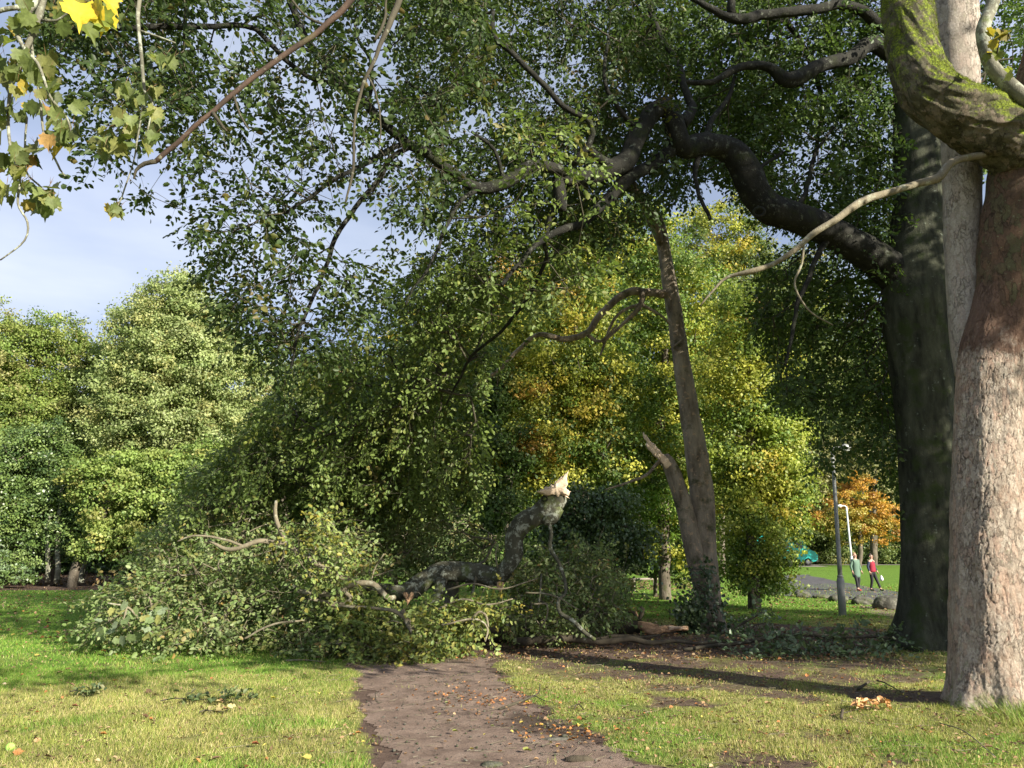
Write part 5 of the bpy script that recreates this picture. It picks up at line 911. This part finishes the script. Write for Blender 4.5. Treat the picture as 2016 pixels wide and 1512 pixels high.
def litter(x, y, s, shp, pal=LIT, lift=.028):
    m = len(x); s = s * rg.uniform(.6, 1.3, m); LV.add(np.stack([x, y, gz(x, y) + lift * rg.uniform(.4, 1.2, m)], 1), rg.normal(0, 1, (m, 3)) * [1, 1, .22], rg.normal(0, .35, (m, 3)) + [0, 0, 1], s, s * .75, pick(pal, m, rg, .2), shp, .3)
x, y = scatter(8200, 5.2, 15); k_ = rg.uniform(0, 1, len(x)) < .35 + .75 * sstep(-2, 3, x) ; k_ &= (polydist(x, y, PATH) < .05) | (rg.uniform(0, 1, len(x)) < .22); litter(x[k_], y[k_], .035, 'oval')
x, y = scatter(420, 5.2, 16); k_ = polydist(x, y, PATH) < .05; litter(x[k_], y[k_], .06, 'maple', lift=.03)
pp = np.array([g2(*q) for q in zip(rg.uniform(850, 1400, 260), rg.uniform(1290, 1420, 260))]); litter(pp[:, 0], pp[:, 1], .04, 'oval')
pp = np.array([g2(*q) for q in zip(np.clip(rg.normal(1110, 60, 170), 960, 1290)[:90], rg.normal(1437, 14, 90))]); litter(pp[:, 0], pp[:, 1], .045, 'oval', [A(.4, .18, .06, 3), A(.5, .4, .1, 2), A(.3, .16, .08, 2)])
pp = np.array([g2(*q) for q in zip(rg.normal(950, 70, 110), rg.normal(1372, 10, 110))]); litter(pp[:, 0], pp[:, 1], .04, 'oval', [A(.45, .20, .08, 3), A(.3, .16, .08, 2)])
pp = np.array([g2(*q) for q in zip(rg.uniform(600, 1800, 2200), rg.uniform(1236, 1300, 2200))]); litter(pp[:, 0], pp[:, 1], .06, 'oval')
x, y = scatter(5200, 15, 40); litter(x, y, .085, 'oval', lift=.05)
pp = np.array([g2(*q) for q in zip(rg.uniform(1000, 1380, 1500), rg.uniform(1147, 1162, 1500))]); litter(pp[:, 0], pp[:, 1], .12, 'oval', LIT[:1] + LIT[5:6], .04)
pp = np.array([g2(*q) for q in zip(rg.uniform(-50, 260, 900), rg.uniform(1140, 1154, 900))]); litter(pp[:, 0], pp[:, 1], .16, 'oval', LIT[:3], .05)
# woody crumbs and small stones on the path
lo = LV.build('leaf_litter', M['litter']); tag(lo, 'scattered dead leaves, mostly small and brown', 'leaf litter', kind='stuff')
m = 2600; x = rg.uniform(-1.6, 2.2, m); y = rg.uniform(5.3, 12.5, m); ok = polydist(x, y, PATH) > .05; x, y = x[ok], y[ok]; m = len(x); r_ = .004 + .012 * rg.uniform(0, 1, m) ** 3
oc = np.array([[1, 0, 0], [0, 1, 0], [-1, 0, 0], [0, -1, 0], [0, 0, .7], [0, 0, -.7]]); tf = np.array([[0, 1, 4], [1, 2, 4], [2, 3, 4], [3, 0, 4], [1, 0, 5], [2, 1, 5], [3, 2, 5], [0, 3, 5]])
V = (np.stack([x, y, gz(x, y) + .012], 1)[:, None] + oc[None] * r_[:, None, None] * rg.uniform(.6, 1.5, (m, 6, 1))).reshape(-1, 3); gv = mesh_np('gravel', V, (np.arange(m)[:, None, None] * 6 + tf).reshape(-1, 3), M['stone']); tag(gv, 'small stones and crumbs trodden into the earth path', 'gravel', kind='stuff')
m = 900; x, y = scatter(m, 5.5, 14, -.3, .6); a = rg.uniform(0, 6.28, m); l = rg.uniform(.04, .22, m); mb = MB(); p0 = np.stack([x, y, gz(x, y) + .02], 1); segs(mb, p0, p0 + np.stack([np.cos(a) * l, np.sin(a) * l, rg.normal(0, .01, m)], 1), np.full(m, .003), np.full(m, .0015), 4)
tw = mb.build('twig_debris', M['twig_pale'], smooth=False); tag(tw, 'thin broken twigs strewn over the soil and grass', 'twigs', kind='stuff')
# single leaves one can point at
for px, py, s, c, l_ in [(1040, 1391, .10, (.62, .45, .05), 'single yellow leaf on the path beside the forked stick'), (840, 1326, .09, (.60, .45, .06), 'single yellow leaf in the middle of the shaded path'), (243, 1303, .12, (.62, .55, .06), 'bright yellow leaf on the grass below the left end of the heap'), (538, 1382, .11, (.62, .56, .07), 'bright yellow leaf on the grass between the fallen sprig and the path'),
                         (130, 1270, .13, (.60, .28, .12), 'large orange leaf on the shaded grass at far left'), (706, 1453, .10, (.60, .28, .08), 'orange leaf on the grass at the left edge of the path'), (1218, 1447, .11, (.55, .26, .08), 'orange leaf on the grass right of the wet patch'), (1040, 1488, .14, (.42, .45, .12), 'pale green leaf at the bottom of the path beside the dark bark'), (897, 1449, .10, (.35, .38, .10), 'curled green leaf lying alone on the open path'),
                         (503, 1475, .12, (.38, .13, .06), 'dark red leaf on the grass at lower left'), (147, 1398, .12, (.40, .16, .10), 'reddish brown leaf on the grass below the small sprig'), (203, 1455, .11, (.62, .28, .08), 'orange leaf on the grass at lower left, above the shadow patch'), (1515, 1393, .14, (.52, .34, .18), 'tan leaf on the grass between the long shadow and the pine-like cluster'), (1940, 1326, .001, (0, 0, 0), '')]:
    if not l_: continue
    s *= .5; c = tuple(v * .7 for v in c); L1 = Leaves(); p_ = PT(px, py, .04); L1.add(p_[None] - [s / 2, 0, 0], np.array([[1, .3, .05]]), np.array([[.15, .1, 1.0]]), s, s, np.array([c]), 'maple', .35); o = L1.build('fallen_leaf', M['litter']); tag(o, l_, 'leaf', 'single fallen leaves')
def sprig(px, py, L_, label, pal, n_, ang, seed, dry=False, name='fallen_sprig'):
    g = np.random.default_rng(seed); b = empty(name, PT(px, py), label, 'fallen twig'); p0 = PT(px, py, .03); d = np.array([math.cos(ang), math.sin(ang), 0]); P = np.array([list(p0 + d * L_ * (t - .5) + [g.normal(0, .015), g.normal(0, .02), .02 + .015 * math.sin(9 * t)]) + [.006 * (1.2 - t)] for t in np.linspace(0, 1, 9)])
    mb = MB(); tube(mb, catmull(P, .03), 6)
    for k in range(4):
        q = P[2 + k][:3]; s_ = d * .5 + np.array([-d[1], d[0], .1]) * (1 if k % 2 else -1); tube(mb, np.array([list(q) + [.0035], list(q + s_ * L_ * .25) + [.0015]]), 5)
    mb.build('stem', M['twig_bark'], b)
    if n_:
        LV = Leaves(); t = g.uniform(.25, 1, n_); pos = p0 + d * L_ * (t - .5)[:, None] + np.stack([g.normal(0, L_ * .09, n_), g.normal(0, L_ * .12, n_), .03 + abs(g.normal(0, .03, n_))], 1)
        LV.add(pos, g.normal(0, 1, (n_, 3)) * [1, 1, .5], g.normal(0, .6, (n_, 3)) + [0, -.2, 1], .075, .052, pick(pal, n_, g), 'oval', .3); LV.build('leaves', M['litter'] if dry else M['leaf'], b)
GS = [A(.09, .13, .05, 3), A(.18, .22, .09, 2), A(.28, .28, .14, 1)]
sprig(405, 1386, .95, 'leafy green sprig lying on the lit lawn left of the path', GS, 70, .12, 3); sprig(170, 1372, .42, 'small dark leafy sprig on the lawn, left of the larger one', GS, 26, -.2, 4); sprig(430, 1410, .3, 'wilted brown leaf clump just below the large green sprig', [A(.2, .12, .06), A(.4, .34, .16)], 12, .3, 8, True)
sprig(1712, 1401, .40, 'stalk with a cluster of curled orange-brown leaves near the pale trunk', [A(.55, .30, .13, 3), A(.62, .42, .22, 2)], 34, .05, 5, True)
def stick(rows, label, mat='twig_bark', nm='stick'):
    b = empty(nm, PT(rows[0][0][0], rows[0][0][1]), label, 'stick'); mb = MB()
    for r_ in rows:
        P = np.array([list(PT(a, c, lift)) + [rad] for a, c, lift, rad in r_]); tube(mb, catmull(P, .03), 7, True, .12, 3, 9)
    mb.build('wood', M[mat], b)
stick([[(983, 1400, .02, .013), (1010, 1392, .03, .014), (1035, 1384, .04, .011), (1060, 1375, .06, .008), (1063, 1368, .12, .005)], [(1050, 1378, .05, .007), (1070, 1386, .04, .005), (1090, 1388, .02, .003)]], 'forked dark stick lying across the right half of the path')
stick([[(1690, 1362, .03, .018), (1712, 1352, .06, .014)], [(1728, 1350, .06, .011), (1745, 1354, .05, .008), (1790, 1375, .02, .004)]], 'thin bent stick on the grass just above the long shadow', 'log_bark')
stick([[(1656, 1418, .02, .016), (1660, 1408, .05, .014)], [(1662, 1410, .03, .004), (1690, 1402, .03, .004)]], 'short cut stub beside the orange-brown leaf stalk', 'log_bark')
stick([[(1850, 1430, .03, .005), (1900, 1452, .05, .005), (1960, 1500, .04, .004)]], 'thin pale runner on the grass below the pale trunk', 'twig_pale')
stick([[(738, 1380, .08, .004), (741, 1388, .03, .005), (752, 1386, .02, .004)]], 'tiny forked twig on the left edge of the path')
stick([[(1130, 1400, .02, .006), (1138, 1396, .05, .006), (1150, 1402, .02, .005)]], 'small dark crooked twig on the thin grass right of the path')
stick([[(562, 1303, .02, .012), (600, 1302, .02, .009), (640, 1306, .02, .006)]], 'pale thin stick on the grass in front of the heap', 'twig_pale')
def rock(name, px, py, sz, label, mat, seed, cat='stone', Y=None, flatn=1.0, group=None):
    g = np.random.default_rng(seed); bm = bmesh.new(); bmesh.ops.create_icosphere(bm, subdivisions=4, radius=1.0); V = np.array([v.co[:] for v in bm.verts]); Fc = np.array([[v.index for v in f.verts] for f in bm.faces]); bm.free()
    r_ = 1 + .5 * (fbm(V[:, 0] * 1.4 + seed + V[:, 2], V[:, 1] * 1.4 + V[:, 2] * .7, seed, 4) - .5) + .12 * (fbm(V[:, 0] * 6 + V[:, 2] * 4, V[:, 1] * 6, seed + 3, 3) - .5); V = V * r_[:, None] * np.array(sz)
    p = PT(px, py); V = V + p + [0, 0, sz[2] * .45]; o = mesh_np(name, V, Fc, M[mat], smooth=True); tag(o, label, cat, group); return o
rock('bark_slab', 1140, 1500, (.11, .035, .035), 'dark weathered chunk of wood at the bottom of the path', 'log_bark', 5, 'wood')
rock('flat_stone', 968, 1508, (.085, .06, .022), 'flat pinkish stone at the bottom edge of the path', 'stone', 6); rock('flat_stone', 1100, 1458, (.15, .035, .018), 'long flat pale stone beside the wet patch', 'stone', 7); rock('flat_stone', 1112, 1453, (.03, .03, .02), 'small rounded pale stone at the end of the long flat one', 'stone', 8)
rock('pebble', 8, 1348, (.03, .02, .018), 'tiny white pebble at the far left of the lawn', 'wood', 9)
for i_, (px, py, a, c, l_) in enumerate([(1580, 1176, .34, .16, 'leftmost dark mossy boulder beside the footpath'), (1617, 1178, .33, .11, 'low flat boulder second from the left along the footpath'), (1652, 1184, .34, .17, 'boulder right behind the foot of the near lamp post'), (1700, 1190, .36, .18, 'rounded mossy boulder between the lamp post and the largest boulder'), (1757, 1200, .60, .27, 'largest pale lichened boulder beside the dark trunk')]):
    rock('boulder', px, py, (a, a * .7, c), l_, 'stone', 20 + i_, 'boulder', group='boulders edging the footpath')
# ball
bc = PT(19, 1480, .034); bm = bmesh.new(); bmesh.ops.create_uvsphere(bm, u_segments=32, v_segments=20, radius=.034); V = np.array([v.co[:] for v in bm.verts]); fq = [np.array([[v.index for v in f.verts] for f in bm.faces if len(f.verts) == n_]) for n_ in (3, 4)]; bm.free()
bl = empty('ball', PT(19, 1480), 'small bright green ball in the grass at the bottom left corner', 'ball'); M['ball'] = plain('green_felt', (.32, .62, .10), .9, nz=.2, sc=60); mesh_np('ball_skin', V + bc, fq, M['ball'], bl, smooth=True)
mb = MB(); t = np.linspace(0, 2 * np.pi, 60); tube(mb, np.stack([bc[0] + .0338 * (np.cos(t) * .88), bc[1] + .0338 * (np.sin(t) * .88), bc[2] + .0338 * .48 * np.cos(2 * t), np.full(60, .0014)], 1), 5, False); M['seam'] = plain('pale_seam', (.6, .65, .5), .8); mb.build('seam', M['seam'], bl)
# ------------------------------------------------------------------ lamp posts
M['galv'] = plain('weathered_galvanised_steel', (.30, .305, .285), .55, .3, .5, 6); M['white_steel'] = plain('pale_painted_steel', (.62, .62, .66), .5, .0, .2, 4); M['glass'] = plain('lamp_glass', (.5, .52, .5), .15, 0, .1)
def lamp(base, top, rb, rp, arm, label, mat, hb):
    b = empty('lamp_post', base, label, 'lamp post', 'lamp posts'); B = np.array(base); T = np.array(top); ax = norm(T - B)
    mb = MB(); tube(mb, np.array([list(B - ax * .1) + [rb], list(B + ax * hb * .95) + [rb], list(B + ax * hb) + [rb * .9], list(B + ax * (hb + .06)) + [rp]]), 12); mb.build('base', M[mat], b)
    mb = MB(); tube(mb, catmull(np.array([list(B + ax * (hb + .05)) + [rp], list((B + T) / 2) + [rp * .92], list(T) + [rp * .8]]), .5), 12); mb.build('pole', M[mat], b)
    mb = MB(); tube(mb, np.array([list(B + ax * (hb + .045)) + [rp * 1.3], list(B + ax * (hb + .09)) + [rp * 1.3]]), 12); tube(mb, np.array([list(T - ax * .35) + [rp * 1.15], list(T - ax * .3) + [rp * 1.15]]), 12); mb.build('collar', M[mat], b)
    e = T + np.array([arm, -.05, .03]); mb = MB(); tube(mb, np.array([list(T - ax * .05) + [rp * .7], list(T + [arm * .3, 0, .04]) + [rp * .6], list(e) + [rp * .5]]), 8); mb.build('arm', M[mat], b)
    mb = MB(); tube(mb, catmull(np.array([list(e - [arm * .1, 0, 0]) + [.03], list(e + [arm * .3, 0, .02]) + [.09], list(e + [arm * .8, 0, .01]) + [.085], list(e + [arm * 1.15, 0, -.01]) + [.03]]), .05), 10); lt = mb.build('lantern', M[mat], b)
    mb = MB(); tube(mb, np.array([list(e + [arm * .2, 0, -.05]) + [.05], list(e + [arm * .95, 0, -.055]) + [.05]]), 8); mb.build('lens', M['glass'], lt)
lamp(PT(1659, 1212), at(1638, 884, 21.9), .10, .062, .24, 'weathered grey lamp post standing on the grass near the boulders', 'galv', .95)
lamp(np.array(list(at(1677, 1106, 58)[:2]) + [float(gz(at(1677, 1106, 58)[0], 58))]), at(1666, 997, 58), .11, .075, -.32, 'thin white far lamp post leaning above the walkers', 'white_steel', 1.0)
# ------------------------------------------------------------------ the two walkers
M['skin'] = plain('skin', (.50, .30, .22), .6, nz=.1); M['coat_green'] = plain('sage_green_coat', (.10, .17, .12), .8, nz=.35, sc=6); M['black_cloth'] = plain('black_cloth', (.018, .018, .02), .85)
M['red_cloth'] = plain('red_jacket_cloth', (.25, .012, .03), .8, nz=.3); M['navy'] = plain('navy_sleeve_cloth', (.02, .03, .06), .8); M['hair_dark'] = plain('dark_hair', (.03, .018, .012), .7); M['hair_light'] = plain('sandy_hair', (.34, .19, .11), .7)
M['red_shoe'] = plain('red_shoe', (.35, .02, .03), .6); M['dark_shoe'] = plain('dark_shoe', (.02, .018, .016), .6); M['white_cloth'] = plain('white_paper', (.75, .75, .72), .8); M['eye'] = plain('eye', (.02, .015, .012), .3); M['lip'] = plain('lip', (.4, .13, .11), .5)
def skinmesh(chains, sub=2):
    """chains: list of lists of (point, radius); a chain may start at a vertex already made (same point)"""
    me = bpy.data.meshes.new('tmp'); bm = bmesh.new(); lay = bm.verts.layers.skin.verify(); d = {}
    def vert(p, r):
        k = tuple(round(c, 4) for c in p)
        if k not in d:
            v = bm.verts.new(p); d[k] = v; v[lay].radius = (r, r) if not isinstance(r, tuple) else r
        return d[k]
    for ch in chains:
        vs = [vert(p, r) for p, r in ch]
        for a, b in zip(vs, vs[1:]):
            if not bm.edges.get((a, b)): bm.edges.new((a, b))
    bm.verts.ensure_lookup_table(); bm.verts[0][lay].use_root = True; bm.to_mesh(me); bm.free()
    o = bpy.data.objects.new('tmp', me); COL.objects.link(o); o.modifiers.new('s', 'SKIN'); m = o.modifiers.new('u', 'SUBSURF'); m.levels = sub; m.render_levels = sub
    dg = bpy.context.evaluated_depsgraph_get(); ev = bpy.data.meshes.new_from_object(o.evaluated_get(dg)); V = np.array([v.co[:] for v in ev.vertices]); Fq = [[], []]
    for p in ev.polygons:
        if len(p.vertices) in (3, 4): Fq[len(p.vertices) - 3].append(list(p.vertices))
    bpy.data.objects.remove(o); bpy.data.meshes.remove(me); bpy.data.meshes.remove(ev); return V, Fq
def person(px, py, H, yaw, label, coat, coatlen, trouser, shoe, hair, legs, arms, stripe=None):
    p = empty('person', PT(px, py, .02), label, 'person'); S = H / 1.7; cy, sy_ = math.cos(yaw), math.sin(yaw); O = np.array(p.location)
    def put(name, V, Fs, mat, par=p): V = np.asarray(V) * S; W = np.stack([V[:, 0] * cy - V[:, 1] * sy_, V[:, 0] * sy_ + V[:, 1] * cy, V[:, 2]], 1) + O; return mesh_np(name, W, [np.array(f) for f in Fs if len(f)], M[mat], par, smooth=True)
    hip = (0, 0, .92); ch = [[(hip, .12), ((0, 0, 1.05), .11), ((0, .0, 1.25), .125), ((0, 0, 1.38), .10), ((0, .01, 1.46), .05), ((0, .02, 1.53), .065), ((0, .02, 1.60), .088), ((0, .015, 1.67), .06)]]
    fing = MB(); feet = []
    for s, (kx, ky, kz), (ax_, ay, az) in legs: ch.append([(hip, .12), ((.09 * s, 0, .86), .085), ((kx, ky, kz), .055), ((ax_, ay, az), .038), ((ax_, ay + .13, max(az - .05, .03)), .03)])
    for s, e, h in arms:
        ch.append([((0, 0, 1.38), .10), ((.17 * s, 0, 1.37), .055), (e, .042), (h, .028), (tuple(np.array(h) + norm(np.array(h) - np.array(e)) * .07), .030)])
        d_ = norm(np.array(h) - np.array(e)); b0 = np.array(h) + d_ * .07
        for k in range(4):
            o_ = np.array([0, 1, 0]) * (k - 1.5) * .018; l = (.075, .085, .08, .062)[k]; fing_p = [b0 + o_, b0 + o_ + d_ * l * .5, b0 + o_ + d_ * l * .85 + np.array([-.02 * s, 0, 0])]
            tube(fing, np.array([list(q) + [r_] for q, r_ in zip(fing_p, (.009, .0085, .006))]), 6)
        tb = np.array(h) + d_ * .03; tube(fing, np.array([list(tb) + [.010], list(tb + [0, .035, 0] + d_ * .025) + [.009], list(tb + [0, .045, 0] + d_ * .055) + [.007]]), 6)
    V, Fq = skinmesh(ch); n0 = len(V); fv = np.concatenate(fing.v); nose = MB(); tube(nose, np.array([[0, .098, 1.62, .008], [0, .115, 1.585, .014], [0, .10, 1.575, .010]]), 6)
    for s in (-1, 1): tube(nose, np.array([[.088 * s, .01, 1.625, .010], [.094 * s, .0, 1.60, .018], [.086 * s, .01, 1.575, .009]]), 6)
    V = np.vstack([V, fv, np.concatenate(nose.v)]); q = Fq[1] + (np.concatenate(fing.q) + n0).tolist() + (np.concatenate(nose.q) + n0 + len(fv)).tolist(); t = Fq[0] + (np.concatenate(fing.t) + n0).tolist() + (np.concatenate(nose.t) + n0 + len(fv)).tolist()
    body = put('body', V, [t, q], 'skin')
    for s in (-1, 1): mb = MB(); tube(mb, np.array([[.03 * s - .01, .098, 1.612, .006], [.03 * s + .01, .098, 1.612, .006]]), 6); put('eye', np.concatenate(mb.v), [np.concatenate(mb.q), np.concatenate(mb.t)], 'eye', body)
    mb = MB(); tube(mb, np.array([[-.024, .092, 1.552, .004], [0, .100, 1.550, .006], [.024, .092, 1.552, .004]]), 6); put('mouth', np.concatenate(mb.v), [np.concatenate(mb.q), np.concatenate(mb.t)], 'lip', body)
    V, Fq = skinmesh([[((0, -.03, 1.56), .075), ((0, -.03, 1.62), .10), ((0, -.01, 1.69), .085), ((0, .035, 1.71), .055)]]); put('hair', V, Fq, hair)
    cz = .92 - coatlen; cc = [[((0, 0, cz), (.215, .17)), ((0, 0, .95), (.205, .165)), ((0, 0, 1.10), (.19, .15)), ((0, 0, 1.27), (.205, .155)), ((0, 0, 1.39), (.11, .10)), ((0, .01, 1.455), .065)]]
    sl = []
    for s, e, h in arms:
        a_ = [((.15 * s, 0, 1.375), .075), (e, .060), (tuple(np.array(h) * .92 + np.array(e) * .08), .045)]; sl.append(a_)
        if not stripe: cc.append([((0, 0, 1.39), (.11, .10))] + a_)
    V, Fq = skinmesh(cc); put('coat', V, Fq, coat)
    if stripe:
        for a_ in sl: V, Fq = skinmesh([a_]); put('sleeve', V, Fq, stripe)
    tc_ = [[((0, 0, .96), .13), (hip, .125)]]
    for s, k_, a_ in legs: tc_.append([(hip, .125), ((.09 * s, 0, .86), .098), (k_, .072), ((a_[0], a_[1], a_[2] + .03), .055)])
    V, Fq = skinmesh(tc_); put('trousers', V, Fq, trouser)
    for s, k_, a_ in legs:
        V, Fq = skinmesh([[((a_[0], a_[1] - .04, max(a_[2] - .02, .05)), .05), ((a_[0], a_[1] + .06, max(a_[2] - .045, .042)), .045), ((a_[0] + .0, a_[1] + .17, max(a_[2] - .055, .036)), .038)]]); put('shoe', V, Fq, shoe)
    return p, put
person(1689, 1164, 1.66, R(-160), 'person in a long sage green coat and red shoes walking on the left', 'coat_green', .36, 'black_cloth', 'red_shoe', 'hair_light',
       [(-1, (-.10, .03, .48), (-.09, -.05, .08)), (1, (.11, .10, .48), (.10, .12, .09))], [(-1, (-.25, -.03, 1.12), (-.27, .06, .88)), (1, (.27, -.02, 1.12), (.25, .04, .88))])
pr_, put_ = person(1721, 1164, 1.62, R(-150), 'person in a red jacket with dark sleeves and black trousers, striding on the right', 'red_cloth', .08, 'black_cloth', 'dark_shoe', 'hair_dark',
       [(-1, (-.14, .10, .50), (-.22, .20, .09)), (1, (.10, .02, .48), (.10, -.08, .08))], [(-1, (-.28, -.06, 1.14), (-.34, .02, .90)), (1, (.26, -.03, 1.12), (.26, .05, .88))], 'navy')
bgp = at(1735, 1135, 34.6); mb = MB(); tube(mb, catmull(np.array([list(bgp + [.0, 0, .05]) + [.012], list(bgp + [.0, 0, -.02]) + [.05], list(bgp + [.01, 0, -.12]) + [.075], list(bgp + [.01, 0, -.18]) + [.04]]), .02), 10, True, .15)
wb = mb.build('paper_bag', M['white_cloth']); tag(wb, 'small white bag in the right-hand walker’s hand', 'bag')
# ------------------------------------------------------------------ van on the drive
M['teal'] = plain('teal_van_paint', (.02, .42, .38), .3, nz=.12, sc=2, spec=.6); M['hi_yellow'] = plain('yellow_green_panel', (.65, .72, .06), .4, nz=.1); M['tyre'] = plain('tyre_rubber', (.02, .02, .02), .85); M['rim'] = plain('steel_rim', (.4, .4, .4), .4, .6); M['van_glass'] = plain('van_window', (.03, .04, .05), .1, 0, .1, spec=.8); M['van_lamp'] = plain('van_lamp', (.6, .1, .05), .3)
VY = 69.0; vx1 = at(1603, 1100, VY)[0]; vz = float(gz(vx1, VY)) + .02
van = empty('parked_van', (vx1 - 2.8, VY, vz), 'teal van with a yellow-green side panel parked behind the leafy yellow-green tree', 'van')
prof = [(-2.8, .35), (2.45, .35), (2.75, .5), (2.8, 1.0), (2.55, 1.2), (2.0, 1.45), (1.55, 2.25), (1.2, 2.5), (-2.6, 2.55), (-2.8, 2.35)]
bm = bmesh.new(); vs = [bm.verts.new((x, -.98, z)) for x, z in prof]; f = bm.faces.new(vs); r_ = bmesh.ops.extrude_face_region(bm, geom=[f]); bmesh.ops.translate(bm, verts=[v for v in r_['geom'] if isinstance(v, bmesh.types.BMVert)], vec=(0, 1.96, 0)); bmesh.ops.recalc_face_normals(bm, faces=bm.faces); bmesh.ops.bevel(bm, geom=list(bm.edges), offset=.07, segments=3, affect='EDGES')
me = bpy.data.meshes.new('body'); bm.to_mesh(me); bm.free(); me.materials.append(M['teal']); o = bpy.data.objects.new('body', me); COL.objects.link(o); o.parent = van
def vbox(name, x0, x1, y0, y1, z0, z1, mat, par=van):
    bm = bmesh.new(); bmesh.ops.create_cube(bm, size=1); bmesh.ops.scale(bm, vec=(x1 - x0, y1 - y0, z1 - z0), verts=bm.verts); bmesh.ops.translate(bm, vec=((x0 + x1) / 2, (y0 + y1) / 2, (z0 + z1) / 2), verts=bm.verts); bmesh.ops.bevel(bm, geom=list(bm.edges), offset=min(.02, abs(y1 - y0) * .3), segments=2, affect='EDGES')
    me = bpy.data.meshes.new(name); bm.to_mesh(me); bm.free(); me.materials.append(M[mat]); o = bpy.data.objects.new(name, me); COL.objects.link(o); o.parent = par; return o
for k in range(5): vbox('panel', -2.6 + k * 1.0, -2.1 + k * 1.0, -1.0, -.975, 1.0, 1.3, 'hi_yellow')
vbox('side_window', .75, 1.5, -.995, -.97, 1.5, 2.05, 'van_glass'); vbox('side_window', -.8, .3, -.995, -.97, 1.5, 2.05, 'van_glass'); vbox('headlight', 2.68, 2.82, -.85, -.55, .78, .98, 'white_steel'); vbox('headlight', 2.68, 2.82, .55, .85, .78, .98, 'white_steel'); vbox('bumper', 2.6, 2.86, -.9, .9, .34, .55, 'tyre')
def wheel(x, y):
    mb = MB(); tube(mb, np.array([[vx1 - 2.8 + x, VY + y - .1, vz + .35, .30], [vx1 - 2.8 + x, VY + y - .09, vz + .35, .35], [vx1 - 2.8 + x, VY + y + .09, vz + .35, .35], [vx1 - 2.8 + x, VY + y + .1, vz + .35, .30]]), 24); wl = mb.build('wheel', M['tyre'], van)
    mb = MB(); tube(mb, np.array([[vx1 - 2.8 + x, VY + y - .13, vz + .35, .12], [vx1 - 2.8 + x, VY + y - .105, vz + .35, .21]]), 18); mb.build('rim', M['rim'], wl)
for x in (-1.8, 1.85):
    for y in (-.88, .88): wheel(x, y)
# low rail by the far soil bank
rl = empty('low_rail', gp(1268, 1150), 'short pale wooden rail low over the shaded bank left of the snapped trunk', 'rail'); c = at(1268, 1141, 36); mb = MB(); tube(mb, np.array([[c[0] - .62, 36, c[2], .06], [c[0], 36, c[2] + .02, .055], [c[0] + .62, 36, c[2] + .03, .05]]), 10, True, .06); mb.build('rail', M['grey_wood'], rl)
for s in (-.45, .45):
    mb = MB(); tube(mb, np.array([[c[0] + s, 36.02, float(gz(c[0] + s, 36)) - .05, .05], [c[0] + s, 36.02, c[2] - .03, .05]]), 8); mb.build('post', M['grey_wood'], rl)
